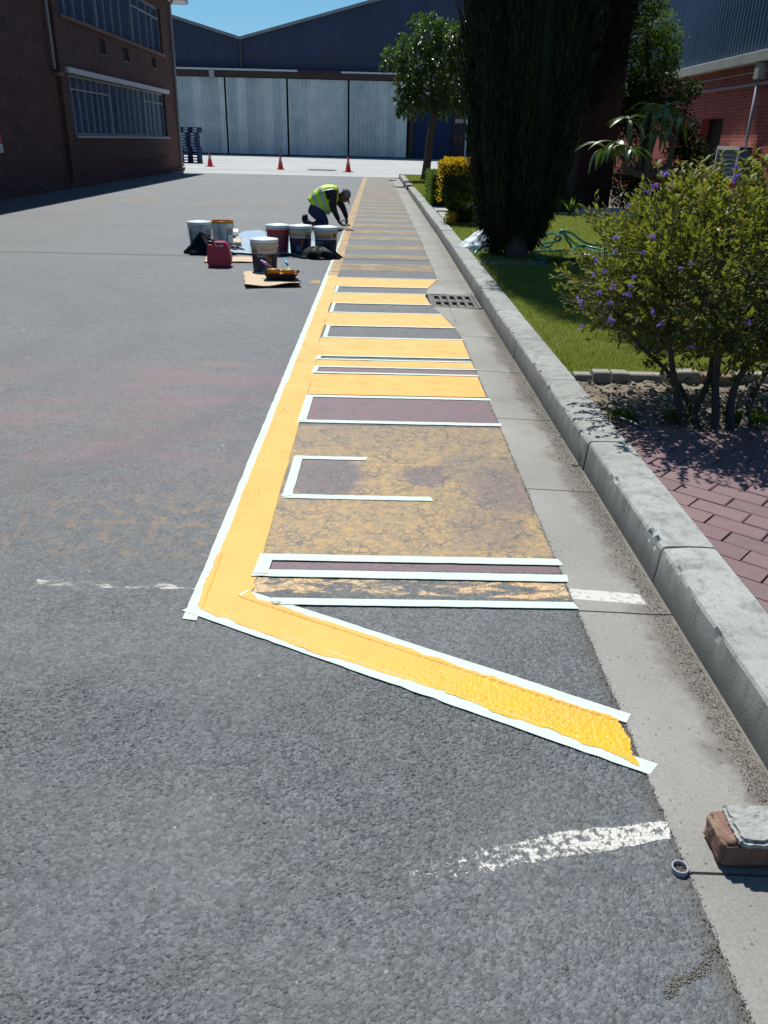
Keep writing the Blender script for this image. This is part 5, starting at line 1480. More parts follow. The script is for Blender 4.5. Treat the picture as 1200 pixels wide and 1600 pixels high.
for zz in (0.9, 2.7, 4.6): box('pipe_bracket', M['pipe_grey'], WX + 0.002, dpx + 0.07, 39.66, 39.84, zz, zz + 0.04, LB)
pl0 = PX(80, 108, WX); 
tube('downpipe', [(dpx, pl0[1], 6.5), (dpx, pl0[1], pl0[2])], 0.045, M['pipe_grey'], LB, 10)
box('pipe_shoe', M['brick_loose'], WX + 0.002, dpx + 0.08, pl0[1] + 0.08, pl0[1] + 0.5, pl0[2] - 0.14, pl0[2] - 0.05, LB, 0.01)
box('pilaster', M['brick_left'], WX + 0.001, WX + 0.11, pl0[1] + 0.35, pl0[1] + 0.80, 0.14, 6.60, LB)
# red and white notice at the near edge of the view
p_ = PX(1, 232, WX)
sgn = thing('hose_reel_sign', 'small red and white fitting on the shaded brick wall at the left edge', 'wall fitting')
box('red_panel', M['cone_red'], WX + 0.01, WX + 0.05, p_[1] - 0.25, p_[1] + 0.02, 1.22, 1.42, sgn, 0.01)
box('white_strip', M['fascia'], WX + 0.01, WX + 0.04, p_[1] - 0.20, p_[1] + 0.06, 1.0, 1.20, sgn, 0.01)

# ---- hangar
HB = thing('hangar', 'long metal-clad hangar with two gables and tall galvanised sliding doors', 'hangar', (0, 0, 0))
HYp = 77.5
def corr_sheet(name, u0, u1, zfun0, zfun1, c, pitch, amp, mat, parent, axis='x', flip=1, seed=0):
    n = int((u1 - u0) / pitch * 6); us = np.linspace(u0, u1, n + 1)
    ph = (us - u0) / pitch * 2 * np.pi
    off = amp * np.sin(ph) + 0.012 * (fnoise(us * 0.9, us * 0, seed) - 0.5) * 2
    z0 = np.array([zfun0(u) for u in us]); z1 = np.array([zfun1(u) for u in us])
    rows = 6; V = []
    for r in range(rows):
        t = r / (rows - 1); zz = z0 + (z1 - z0) * t
        o2 = off + 0.018 * (fnoise(us * 0.7, us * 0 + r * 1.3, seed + 2) - 0.5) * (0 if r in (0,) else 1)
        V.append(np.stack([us, c - flip * (o2 + amp), zz], 1) if axis == 'x' else np.stack([c - flip * (o2 + amp), us, zz], 1))
    V = np.concatenate(V); m_ = n + 1
    idx = np.arange(rows * m_).reshape(rows, m_)
    F = np.stack([idx[:-1, :-1], idx[:-1, 1:], idx[1:, 1:], idx[1:, :-1]], -1).reshape(-1, 4)
    return npmesh(name, V, F, mat, parent, True)
VAL = (-11.7, 8.95)           # valley between the gables
def gable(u):
    if u < VAL[0]: return VAL[1] + (VAL[0] - u) * 0.262
    r = -11.7 + 26.0
    return VAL[1] + (min(u, r) - VAL[0]) * 0.262 - max(0, u - r) * 0.262
zb = 6.55
corr_sheet('gable_cladding', -36.0, VAL[0] - 0.02, lambda u: zb, gable, HYp, 0.25, 0.03, M['blue_cladding'], HB)
corr_sheet('gable_cladding', VAL[0] + 0.02, 34.0, lambda u: zb, gable, HYp, 0.25, 0.03, M['blue_cladding'], HB)
for (a, b) in ((-36.0, VAL[0]), (VAL[0], 14.3), (14.3, 34.0)):
    za, zc = gable(a + 0.001), gable(b - 0.001)
    if a < -30: za = gable(a)
    V = [(a, HYp - 0.25, za), (b, HYp - 0.25, zc), (b, HYp + 40, zc), (a, HYp + 40, za), (a, HYp - 0.25, za + 0.06), (b, HYp - 0.25, zc + 0.06), (b, HYp + 40, zc + 0.06), (a, HYp + 40, za + 0.06)]
    pymesh('roof', V, [(0, 3, 2, 1), (4, 5, 6, 7), (0, 1, 5, 4), (1, 2, 6, 5), (2, 3, 7, 6), (3, 0, 4, 7)], M['roof_metal'], HB)
    L_ = math.hypot(b - a, zc - za); ang = math.atan2(zc - za, b - a)
    o = box('verge_trim', M['roof_metal'], 0, L_, -0.05, 0.0, -0.16, 0.07, HB); o.location = (a, HYp - 0.26, za); o.rotation_euler = (0, -ang, 0)
box('horizontal_lap', M['rust'], VAL[0], 34, HYp - 0.085, HYp - 0.062, 7.58, 7.63, HB)
box('downpipe', M['dark_frame'], VAL[0] - 0.08, VAL[0] + 0.08, HYp - 0.25, HYp - 0.07, 6.6, 8.9, HB)
# track beam, canopy edge strips
box('door_track', M['rust'], -36, 34, HYp - 0.6, HYp - 0.02, 6.05, 6.5, HB)
c1_, c2_, c3_, c4_ = PY(262, 117, 76.7), PY(465, 123, 76.7), PY(533, 124, 76.7), PY(640, 128, 76.7)
box('canopy_strip', M['canopy'], -36, c2_[0], 76.6, 76.9, 6.50, 6.63, HB)
box('canopy_strip', M['canopy'], c3_[0], 34, 76.6, 76.9, 6.48, 6.60, HB)
box('canopy_strip', M['rust'], c2_[0] + 0.01, c3_[0] - 0.01, 76.62, 76.9, 6.50, 6.60, HB)
box('lamp_bracket', M['grey_beam'], -14.3, -13.9, 76.5, 76.9, 5.98, 6.48, HB)
# sliding doors, each its own part
gaps = [-18.3, -13.15, -7.86, -2.60, 2.55]
for i in range(4):
    a, b = gaps[i] + 0.075, gaps[i + 1] - 0.075
    if i == 0: a = -18.6
    d = corr_sheet('sliding_door', a, b, lambda u: 0.10, lambda u: 6.0, HYp - 0.15 - 0.03 * (i % 2), 0.23, 0.055, M['galvanised'], HB, seed=i * 3)
    box('door_rail', M['galvanised'], a, b, HYp - 0.245 - 0.03 * (i % 2), HYp - 0.225 - 0.03 * (i % 2), 4.55, 4.60, d)
    box('door_foot', M['navy'], a, b, HYp - 0.14, HYp - 0.06, 0.0, 0.12, d)
# further doors to the left, hidden behind the office
for i in range(3):
    b = -18.75 - i * 5.3; corr_sheet('sliding_door', b - 5.1, b, lambda u: 0.10, lambda u: 6.0, HYp - 0.15, 0.23, 0.055, M['galvanised'], HB, seed=20 + i)
box('rear_void', M['dark_void'], -36, 34, HYp + 0.6, HYp + 0.7, -0.05, 6.3, HB)
box('side_wall', M['blue_cladding'], -36.2, -36.0, HYp, HYp + 40, -0.05, 14, HB)
box('ground_sill', M['navy'], -36, 2.45, HYp - 0.12, HYp + 0.55, 0.0, 0.055, HB)
# open bay on the right: navy leaf, post, red equipment inside
bay0 = 2.66
nv = box('navy_door', M['navy'], bay0 + 0.5, 6.35, HYp - 0.12, HYp - 0.04, 0.02, 5.0, HB)
for k in range(7): box('door_rib', M['navy'], bay0 + 0.9 + k * 0.5, bay0 + 0.95 + k * 0.5, HYp - 0.15, HYp - 0.121, 0.05, 4.95, nv)
box('door_jamb', M['rust'], bay0, bay0 + 0.45, HYp - 0.2, HYp - 0.02, 0.02, 6.04, HB)
box('bay_lintel', M['grey_beam'], 3.9, 8.0, HYp - 0.35, HYp - 0.1, 4.95, 5.25, HB)
pc = PY(727, 200, 77.2)
box('post', M['canopy'], pc[0] - 0.07 + 0.1, pc[0] + 0.07 + 0.1, 77.1, 77.25, 0.0, 4.95, HB)
box('navy_door', M['navy'], pc[0] + 0.5, 12.5, HYp - 0.12, HYp - 0.04, 0.02, 5.6, HB)
eq = thing('fire_cabinet', 'dark red cabinet with pale notices inside the open hangar bay', 'cabinet')
p_ = PY(716, 215, 78.0)
box('cabinet_body', M['rust'], p_[0] - 0.7, p_[0] + 0.7, 77.75, 78.05, 0.02, 4.4, eq)
box('notice', M['lab_brown'], p_[0] - 0.4, p_[0] + 0.45, 77.72, 77.745, 2.9, 3.3, eq)
for k in range(3): box('notice', M['lab_white'], p_[0] - 0.35 + k * 0.28, p_[0] - 0.15 + k * 0.28, 77.70, 77.718, 2.95, 3.25, eq)
for k in range(2): box('notice', M['lab_brown'], p_[0] - 0.35 + k * 0.5, p_[0] - 0.2 + k * 0.5, 77.72, 77.745, 1.4, 1.9, eq)

# ---- brick tower (end wall in shade)
TWR = thing('brick_tower', 'tall windowless brick end wall in deep shade behind the cypress', 'building', (0, 0, 0))
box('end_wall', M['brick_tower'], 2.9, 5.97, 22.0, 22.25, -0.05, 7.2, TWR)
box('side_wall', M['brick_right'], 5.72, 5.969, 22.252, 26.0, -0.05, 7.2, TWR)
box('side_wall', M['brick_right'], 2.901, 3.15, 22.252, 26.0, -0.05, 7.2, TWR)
box('coping', M['grey_beam'], 2.85, 6.02, 21.95, 26.05, 7.202, 7.32, TWR)
dk = thing('dark_conifer', 'dense near-black conifer crown rising in front of the brick tower', 'tree', (0, 0, 0))
tube('trunk', [(4.7, 21.0, 0.0), (4.72, 21.0, 1.5), (4.7, 21.0, 3.2), (4.7, 21.0, 6.0)], [0.16, 0.14, 0.11, 0.04], M['dark_bark'], dk, 9)
bl = [(4.7 + 0.55 * math.sin(k * 2.3), 21.0 + 0.3 * math.cos(k * 1.7), 2.6 + 0.28 * k, 0.62 - 0.012 * k, 0.5, 0.55) for k in range(17)]
bl += [(4.1 + 0.5 * math.sin(k * 1.9), 21.2, 2.4 + 0.35 * k, 0.5, 0.4, 0.5) for k in range(12)] + [(5.45, 21.1, 3.3 + 0.35 * k, 0.42, 0.4, 0.45) for k in range(8)]
blobs_foliage('crown', bl, 16000, 0.15, 0.020, M['cypress_leaf'], dk, 41, 0.15, 0.3, 0.35)
# ---- clad building on the right
RB = thing('clad_building', 'long red brick building with blue-grey corrugated cladding above, on the right', 'building', (0, 0, 0))
RX = 9.5
zbm = 3.42
bw = [PX(1097, 186, RX), PX(1122, 236, RX)]
wy0, wy1, wz0, wz1 = bw[1][1], bw[0][1], bw[1][2], bw[0][2]
wall_with_holes('brick_wall', M['brick_right'], 'y', RX, RX + 0.25, 8.0, 60.0, -0.05, zbm, [(wy0, wy1, wz0 - 0.5, wz1)], RB)
box('opening_back', M['dark_void'], RX + 0.3, RX + 0.4, wy0 - 0.3, wy1 + 0.3, wz0 - 0.8, zbm - 0.1, RB)
box('concrete_beam', M['grey_beam'], RX - 0.22, RX + 0.4, 8.0, 60.0, zbm + 0.002, zbm + 0.24, RB, 0.01)
corr_sheet('wall_cladding', 8.0, 60.0, lambda u: zbm + 0.24, lambda u: 9.5, RX - 0.02, 0.215, 0.03, M['side_cladding'], RB, 'y', 1, 5)
box('upper_backing', M['side_cladding'], RX + 0.05, RX + 0.2, 8.0, 60.0, zbm + 0.245, 9.5, RB)
tube('wall_conduit', [(RX - 0.1, 8, 2.95), (RX - 0.1, 60, 2.95)], 0.035, M['pipe_grey'], RB, 8)
tube('wall_conduit', [(RX - 0.08, 8, 3.22), (RX - 0.08, 60, 3.22)], 0.025, M['grey_beam'], RB, 6)
q = PX(1180, 150, RX - 0.12)
tube('downpipe', [(RX - 0.12, q[1], 2.93), (RX - 0.12, q[1], 0.0)], 0.045, M['pipe_grey'], RB, 8)
box('beam_bracket', M['grey_beam'], RX - 0.2, RX - 0.002, q[1] - 0.1, q[1] + 0.15, 3.05, 3.40, RB)
ac = thing('wall_unit', 'white-framed box fixed low on the red brick wall, left of the downpipe', 'vent box')
u0, u1 = PX(1156, 229, RX - 0.3), PX(1122, 232, RX - 0.3)
ay0, ay1 = u0[1], u1[1]
box('casing', M['lab_slate'], RX - 0.28, RX - 0.003, ay0, ay1, 0.75, 1.44, ac, 0.01)
for (a, b, c, d) in ((ay0 - 0.03, ay1 + 0.03, 1.442, 1.50), (ay0 - 0.03, ay0 + 0.03, 0.75, 1.44), (ay1 - 0.03, ay1 + 0.03, 0.75, 1.44)):
    box('frame', M['white_render'], RX - 0.32, RX - 0.282, a, b, c, d, ac)
for k in range(6): box('louvre', M['lab_slate'], RX - 0.315, RX - 0.283, ay0 + 0.04, ay1 - 0.04, 0.80 + k * 0.1, 0.83 + k * 0.1, ac)
box('top_plate', M['white_render'], RX - 0.32, RX - 0.002, ay0 - 0.03, ay1 + 0.03, 1.502, 1.53, ac)

# ================================================================ OBJECTS
# ---- cones
def cone(px, py, label):
    c = G(px, py); t = thing('traffic_cone', label, 'traffic cone', (c[0], c[1], 0.006), random.uniform(0, 1), 'traffic cones before the hangar')
    box('base', M['cone_red'], -0.19, 0.19, -0.19, 0.19, 0.0, 0.035, t, 0.01)
    lathe('cone', [(0.15, 0.036), (0.135, 0.08), (0.085, 0.36)], M['cone_red'], t, 20, cap=False)
    lathe('reflective_band', [(0.086, 0.361), (0.058, 0.52)], M['cone_white'], t, 20, cap=False)
    lathe('cone_tip', [(0.059, 0.521), (0.028, 0.68), (0.022, 0.70), (0.0, 0.70)], M['cone_red'], t, 20, cap=False)
cone(328.5, 260.5, 'red traffic cone nearest the blue pallets, leftmost of the three cones')
cone(438.5, 265, 'red traffic cone standing alone in front of the hangar, middle of the three cones')
cone(544, 269, 'red traffic cone nearest the leafy tree, rightmost of the three cones')

# ---- pallets
PL = [G(282, 255), G(309.5, 255)]
pw = 1.2; pyy = 51.5; pxc = PY(297, 255, 51.5)[0] + 0.05
pm = M['pallet_blue']
def pallet_proto():
    t = thing('pallet', 'x', 'pallet', group='stack of blue pallets')
    for s in (-0.54, 0, 0.54): box('stringer', pm, s - 0.06, s + 0.06, -0.5, 0.5, 0.022, 0.122, t)
    for k in range(5): box('deck_board', pm, -0.6, 0.6, -0.5 + k * 0.225, -0.4 + k * 0.225, 0.124, 0.144, t)
    for k in range(3): box('bottom_board', pm, -0.6, 0.6, -0.5 + k * 0.45, -0.4 + k * 0.45, 0.0, 0.020, t)
    return t
names = ['at the very bottom', 'second from the bottom', 'third from the bottom', 'fourth from the bottom', 'fifth from the bottom', 'sixth from the bottom', 'in the exact middle', 'sixth from the top', 'fifth from the top', 'fourth from the top', 'third from the top', 'second from the top, jutting to the right', 'on top, jutting to the right']
pp = pallet_proto()
for i in range(13):
    o = pp if i == 0 else dup(pp)
    off = [0, 0, 0, 0.0, 0.02, -0.02, -0.08, -0.08, -0.1, -0.06, -0.08, 0.07, 0.10][i]
    o.location = (pxc + off, pyy, 0.007 + i * 0.146); o.rotation_euler = (0, 0, random.uniform(-0.02, 0.02))
    o['label'] = 'blue wooden pallet ' + names[i] + ' of the stack'

# ---- text helper: curved flat lettering
def text_mesh(s, size):
    cu = bpy.data.curves.new('lettering', 'FONT'); cu.body = s; cu.size = size; cu.align_x = 'CENTER'; cu.resolution_u = 2
    ob = bpy.data.objects.new('tmp', cu); link(ob)
    dg = bpy.context.evaluated_depsgraph_get(); me = bpy.data.meshes.new_from_object(ob.evaluated_get(dg))
    bpy.data.objects.remove(ob); me.materials.clear(); return me
def wrap_text(s, size, radf, z, ang, mat, parent, nm='lettering'):
    me = text_mesh(s, size)
    for v in me.vertices:
        r = radf(z + v.co.y); a = ang + v.co.x / r
        v.co = Vector((r * math.cos(a), r * math.sin(a), z + v.co.y))
    me.materials.append(mat); o = link(bpy.data.objects.new(nm, me)); o.parent = parent; return o

# ---- paint buckets
BH, RB0, RT0 = 0.375, 0.138, 0.162
def br(z): return RB0 + (RT0 - RB0) * z / BH
def band(nm, z0, z1, a0, a1, mat, parent, off=0.0012):
    return lathe(nm, [(br(z0) + off, z0), (br(z1) + off, z1)], mat, parent, max(6, int(abs(a1 - a0) * 8)), cap=False, a0=a0, a1=a1)
FA = -math.pi / 2                                 # side that faces the camera
def bucket(x, y, label, style, rz=0.0, lid=True):
    t = thing('paint_bucket', label, 'paint bucket', (x, y, 0.001), rz, 'paint buckets on the asphalt')
    lathe('body', [(RB0 - 0.006, 0.0), (RB0, 0.006)] + [(br(z), z) for z in (0.1, 0.2, 0.30)] + [(br(0.33), 0.33), (br(0.33) + 0.006, 0.333), (br(0.345) + 0.006, 0.345)] + ([(br(0.35), 0.35)] if lid else [(br(0.35), 0.35), (RT0, BH), (RT0 - 0.005, BH), (RT0 - 0.010, 0.33), (RT0 - 0.012, 0.30)]), M['bucket'], t, 36, cap=lid)
    if lid:
        lathe('lid', [(RT0 + 0.005, 0.351), (RT0 + 0.008, 0.354), (RT0 + 0.008, 0.380), (RT0 + 0.004, 0.386), (RT0 - 0.012, 0.386), (RT0 - 0.018, 0.379), (0.05, 0.379), (0.03, 0.384), (0.0, 0.384)], M['bucket_lid'], t, 36)
    else:
        lathe('paint_surface', [(RT0 - 0.0125, 0.335), (0.0, 0.335)], M['orange_paint'], t, 36, cap=False)
        lathe('paint_rim', [(RT0 + 0.002, 0.345), (RT0 + 0.003, BH), (RT0 + 0.001, BH + 0.003), (RT0 - 0.006, BH + 0.002), (RT0 - 0.0085, 0.34)], M['orange_paint'], t, 36, cap=False)
    h_ = []
    for k in range(13):
        a = math.pi * k / 12; h_.append((math.cos(a) * (RT0 + 0.010), -0.02 - 0.08 * math.sin(a), 0.315 - 0.13 * math.sin(a)))
    tube('handle', [(p[0], -abs(p[1]) - 0.10 * math.sin(math.pi * k / 12), p[2]) for k, p in enumerate(h_)] if style != 'plain' else h_, 0.0025, M['wire'], t, 5) if style in ('rear',) else None
    for s in (1, -1):
        box('handle_lug', M['bucket_lid'], s * (br(0.3) + 0.003) - 0.008, s * (br(0.3) + 0.003) + 0.008, -0.015, 0.015, 0.295, 0.330, t, 0.003)
        tube('wire_handle', [(s * (br(.3) + 0.012), 0, 0.312), (s * (br(.25) + 0.02), -0.01, 0.24), (s * (br(.15) + 0.012), -0.02, 0.18)], 0.0025, M['wire'], t, 5)
    return t
def brand(t, word, a=FA + 0.28, mat='lab_red', z=0.262, size=0.052, oval=True):
    if oval:
        band('label_oval', 0.243, 0.318, a - 0.62, a + 0.62, M['lab_cream'], t, 0.0020)
    wrap_text(word, size, lambda zz: br(zz) + 0.0032, z, a, M[mat], t)
def stripes(t, a0, a1, zt=0.31, dark=True, off=0.0012):
    band('label_stripe', zt - 0.030, zt, a0, a1, M['lab_olive'], t, off); band('label_stripe', zt - 0.045, zt - 0.032, a0, a1, M['lab_red'], t, off); band('label_stripe', zt - 0.068, zt - 0.053, a0, a1, M['lab_blue'], t, off)
def dark_panel(t, a0, a1, z0=0.012, z1=0.225): band('label_panel', z0, z1, a0, a1, M['lab_dark'], t, 0.0012)

# front bucket
fb = bucket(-1.34, 10.02, 'paint bucket closest to the roller tray, dark label and pale lid', 'front', 0.0)
band('label_band', 0.232, 0.328, FA - 1.5, FA + 1.5, M['lab_cream'], fb, 0.0010)
stripes(fb, FA - 1.4, FA - 0.45, 0.305, off=0.0024); brand(fb, 'Demco', FA + 0.32)
dark_panel(fb, FA - 1.55, FA + 1.55)
wrap_text('TRAFFIC', 0.040, lambda z: br(z) + 0.0035, 0.186, FA - 0.05, M['lab_white'], fb)
band('label_picture', 0.130, 0.182, FA + 0.25, FA + 0.72, M['lab_brown'], fb, 0.0026)
for k in range(6): band('label_picture', 0.02 + k * 0.016, 0.038 + k * 0.016, FA - 0.25 + k * 0.12, FA + 0.10 + k * 0.12, M['lab_slate'], fb, 0.0026 + k * 0.0002)
for k in range(3): wrap_text(['interior exterior', '20 L', 'road line'][k], 0.014, lambda z: br(z) + 0.0036, 0.065 - k * 0.017, FA - 0.75, M['lab_white'], fb) if k < 0 else band('label_text', 0.060 - k * 0.014, 0.064 - k * 0.014, FA - 1.05, FA - 0.55 + 0.1 * (k % 2), M['lab_slate'], fb, 0.0026)
# bucket behind it with red band
rbk = bucket(-1.375, 11.75, 'paint bucket with a red band under the lid, behind the front one', 'red')
band('label_band', 0.285, 0.325, FA - 1.5, FA + 1.5, M['lab_red'], rbk, 0.0016)
band('label_band', 0.03, 0.283, FA - 1.5, FA + 1.5, plain('label_maroon', (0.20, 0.03, 0.07), 0.4, var=0.3, scale=12), rbk, 0.0014)
brand(rbk, 'Demco', FA + 0.05, 'lab_brown', 0.225, 0.06, False)
# third
tb_ = bucket(-1.06, 11.72, 'paint bucket standing between the red-banded one and the one leaning on a black bag', 'mid')
band('label_band', 0.232, 0.328, FA - 1.5, FA + 1.5, M['lab_cream'], tb_, 0.0010); dark_panel(tb_, FA - 1.55, FA + 1.55)
stripes(tb_, FA + 0.55, FA + 1.4, 0.305, off=0.0024); stripes(tb_, FA - 1.45, FA - 0.95, 0.305, off=0.0024); brand(tb_, 'Demco', FA - 0.2, 'lab_brown', 0.262, 0.055, False)
band('label_picture', 0.10, 0.21, FA + 0.1, FA + 0.35, M['lab_brown'], tb_, 0.0024); band('label_picture', 0.06, 0.13, FA - 0.3, FA + 0.25, M['lab_slate'], tb_, 0.0028)
# right
rt_ = bucket(-0.70, 11.62, 'rightmost paint bucket with olive, red and blue stripes, next to the worker', 'right')
band('label_band', 0.232, 0.328, FA - 1.5, FA + 1.5, M['lab_cream'], rt_, 0.0010); stripes(rt_, FA - 1.5, FA + 0.5, 0.308, off=0.0024); dark_panel(rt_, FA - 1.55, FA + 1.55)
wrap_text('@', 0.045, lambda z: br(z) + 0.0034, 0.262, FA + 0.95, M['lab_brown'], rt_) if False else band('label_oval', 0.25, 0.305, FA + 0.7, FA + 1.1, M['lab_brown'], rt_, 0.0024)
band('label_text', 0.16, 0.205, FA - 1.2, FA - 0.15, M['lab_slate'], rt_, 0.0026)
# left pair
lb_ = bucket(-2.50, 11.95, 'leftmost paint bucket, white lid, half covered by a black plastic bag', 'left')
stripes(lb_, FA - 1.5, FA - 0.5, 0.30); stripes(lb_, FA + 0.75, FA + 1.5, 0.30); band('label_panel', 0.03, 0.22, FA + 0.8, FA + 1.5, M['lab_dark'], lb_); band('label_panel', 0.03, 0.22, FA - 1.5, FA - 0.55, M['lab_slate'], lb_)
band('label_seam', 0.03, 0.33, FA + 0.28, FA + 0.31, M['lab_brown'], lb_, 0.0015)
ob_ = bucket(-2.235, 12.25, 'open paint bucket brimming with orange paint, at the left', 'open', 0.0, False)
stripes(ob_, FA + 0.55, FA + 1.4, 0.29); band('label_panel', 0.06, 0.21, FA + 0.55, FA + 1.35, M['lab_dark'], ob_); band('label_text', 0.075, 0.195, FA + 0.65, FA + 1.2, M['lab_white'], ob_, 0.0025)
band('label_seam', 0.01, 0.33, FA - 0.1, FA - 0.06, M['lab_dark'], ob_, 0.0015)
# orange drips down the inner side
# ---- black plastic bags
def blob_bag(name, label, cx, cy, rx, ry, h, seed, lean=0.0, mat='black_bag', pk=1.5):
    rings = []
    for i in range(13):
        t_ = i / 12; rr_ = max(0.02, (1 - t_ ** pk) if pk < 1.5 else math.sqrt(1 - t_ ** pk))
        ring = []
        for k in range(36):
            a = 2 * math.pi * k / 36
            w = 1 + 0.12 * math.sin(6 * a + t_ * 4 + seed) + 0.28 * (float(fnoise(math.cos(a) * 2 + 5 + seed, math.sin(a) * 2 + t_ * 4, seed)) - 0.45)
            if t_ < 0.1: w *= 1.08
            ring.append((cx + rx * rr_ * w * math.cos(a) + lean * t_, cy + ry * rr_ * w * math.sin(a), 0.003 + h * t_ + 0.012 * math.sin(5 * a + seed) * (0.2 < t_)))
        rings.append(ring)
    V, F = rings_mesh(rings); o = pymesh(name, V, F, M[mat], None, True)
    if label: tag(o, label, 'bag')
    return o
blob_bag('plastic_bag', 'black plastic bag slumped against the leftmost paint bucket', -2.30, 11.52, 0.31, 0.17, 0.29, 2, -0.10, pk=1.2)
b2_ = blob_bag('plastic_bag', 'black plastic bag spread round the foot of the rightmost paint bucket', -0.74, 11.36, 0.25, 0.17, 0.15, 5, -0.04, pk=2.0)
# ---- jerry can
jc = thing('jerry_can', 'dark red plastic fuel can with a black cap, in front of the left buckets', 'jerry can', (-1.955, 10.42, 0.003), 0.05)
bm = bmesh.new()
outl = [(-0.13, 0.0), (-0.11, -0.0), (0.12, 0.0), (0.145, 0.03), (0.15, 0.10), (0.125, 0.22), (0.10, 0.275), (0.075, 0.295), (-0.055, 0.295), (-0.075, 0.262), (-0.13, 0.262), (-0.143, 0.20), (-0.15, 0.06), (-0.143, 0.02)]
hole = [(-0.045, 0.235), (0.06, 0.235), (0.06, 0.268), (-0.045, 0.268)]
bot = [bm.verts.new((x, -0.075, z)) for x, z in outl]; topv = [bm.verts.new((x, 0.075, z)) for x, z in outl]
hb_ = [bm.verts.new((x, -0.075, z)) for x, z in hole]; ht_ = [bm.verts.new((x, 0.075, z)) for x, z in hole]
e1 = [bm.edges.new((bot[i], bot[(i + 1) % len(bot)])) for i in range(len(bot))] + [bm.edges.new((hb_[i], hb_[(i + 1) % 4])) for i in range(4)]
e2 = [bm.edges.new((topv[i], topv[(i + 1) % len(bot)])) for i in range(len(bot))] + [bm.edges.new((ht_[i], ht_[(i + 1) % 4])) for i in range(4)]
bmesh.ops.triangle_fill(bm, edges=e1, use_beauty=True); bmesh.ops.triangle_fill(bm, edges=e2, use_beauty=True)
for i in range(len(bot)): bm.faces.new([bot[i], bot[(i + 1) % len(bot)], topv[(i + 1) % len(bot)], topv[i]])
for i in range(4): bm.faces.new([hb_[i], ht_[i], ht_[(i + 1) % 4], hb_[(i + 1) % 4]])
o = bmobj('body', bm, M['can_red'], jc)
bv = o.modifiers.new('b', 'BEVEL'); bv.width = 0.016; bv.segments = 3; bv.limit_method = 'ANGLE'; bv.angle_limit = R(50)
lathe('cap', [(0.032, 0.0), (0.034, 0.006), (0.034, 0.030), (0.028, 0.036), (0.0, 0.036)], M['black_plastic'], jc, 18, (-0.104, 0, 0.262))
tube('spout_strap', [(-0.104, 0, 0.30), (-0.07, -0.02, 0.315), (-0.03, -0.01, 0.30)], 0.004, M['black_plastic'], jc, 6)
# moulded ribs
for x in (-0.06, 0.0, 0.06): pass
# ---- cardboard
def card(name, label, poly, z, th, curl=0.0, seed=0, mat='cardboard'):
    """board with a slightly curled near edge"""
    P = np.array(poly); n = 14; V = []; F = []
    for i in range(n + 1):
        for j in range(n + 1):
            u, v = i / n, j / n
            p = (P[0] * (1 - u) + P[1] * u) * (1 - v) + (P[3] * (1 - u) + P[2] * u) * v
            zz = z + curl * (max(0, 0.30 - v) / 0.30) ** 1.5 * (0.55 + 0.45 * math.cos(u * 6.0 + seed)) + 0.003 * math.sin(u * 9 + v * 5 + seed)
            V.append((p[0] + 0.006 * math.sin(v * 20 + seed) * (i in (0, n)), p[1] + 0.012 * (float(vnoise(u * 12, seed, 1)) - 0.5) * (j in (0, n)), zz))
    for i in range(n):
        for j in range(n):
            a = i * (n + 1) + j; F.append((a, a + n + 1, a + n + 2, a + 1))
    o = npmesh(name, V, F, None, None, False, mats=[M[mat], M['cardboard_edge']])
    so = o.modifiers.new('s', 'SOLIDIFY'); so.thickness = th; so.offset = -1; so.material_offset_rim = 1
    if label: tag(o, label, 'cardboard')
    return o
card('cardboard_sheet', 'curled cardboard sheet lying under the paint tray', [gx(383, 451), gx(470, 449), gx(462, 428), gx(380, 427)], 0.022, 0.008, 0.03, 1.0)
card('cardboard_sheet', 'flat cardboard strip between the fuel can and the front bucket', [gx(319, 411), gx(402, 411), gx(402, 403), gx(322, 402)], 0.014, 0.007, 0.004, 2.0)
ds = ground = None
# plastic drop sheet with folds
nxs, nys = 60, 40
X, Y = np.meshgrid(np.linspace(-2.25, -0.72, nxs), np.linspace(11.55, 14.3, nys))
Z = 0.010 + 0.055 * np.maximum(0, fnoise(X * 3.0 + 0.4 * Y, Y * 2.2, 44) - 0.38) * 2 + 0.015 * np.abs(np.sin(X * 6 + Y * 3))
Xs = X + 0.05 * np.sin(Y * 4); Ys = Y + 0.08 * np.sin(X * 5)
idx = np.arange(nxs * nys).reshape(nys, nxs); F = np.stack([idx[:-1, :-1], idx[:-1, 1:], idx[1:, 1:], idx[1:, :-1]], -1).reshape(-1, 4)
o = npmesh('drop_sheet', np.stack([Xs.ravel(), Ys.ravel(), Z.ravel()], 1), F, M['sheet_blue'], None, True); so = o.modifiers.new('s', 'SOLIDIFY'); so.thickness = 0.003
tag(o, 'crumpled pale blue plastic drop sheet spread behind the paint buckets', 'drop sheet')
card('newspaper', None, [gx(349, 371 - 0), gx(372, 373), gx(374, 368), gx(352, 366)], 0.10, 0.004, 0.0, 3.0, 'paper'); tag(bpy.data.objects['newspaper'], 'folded white paper lying on the blue drop sheet', 'paper')
card('cardboard_offcut', 'torn piece of cardboard on the drop sheet beside the black brush bag', [gx(353, 386), gx(378, 387), gx(376, 379), gx(360, 381)], 0.075, 0.006, 0.0, 4.0)
blob_bag('rag', None, *gx(368, 392), 0.14, 0.10, 0.05, 9); tag(bpy.data.objects['rag'], 'dark rag heaped at the front edge of the drop sheet', 'rag')
blob_bag('crumpled_paper', None, *gx(428, 398), 0.06, 0.05, 0.06, 12, 0, 'paper'); tag(bpy.data.objects['crumpled_paper'], 'crumpled white paper between the front bucket and the middle bucket', 'paper')

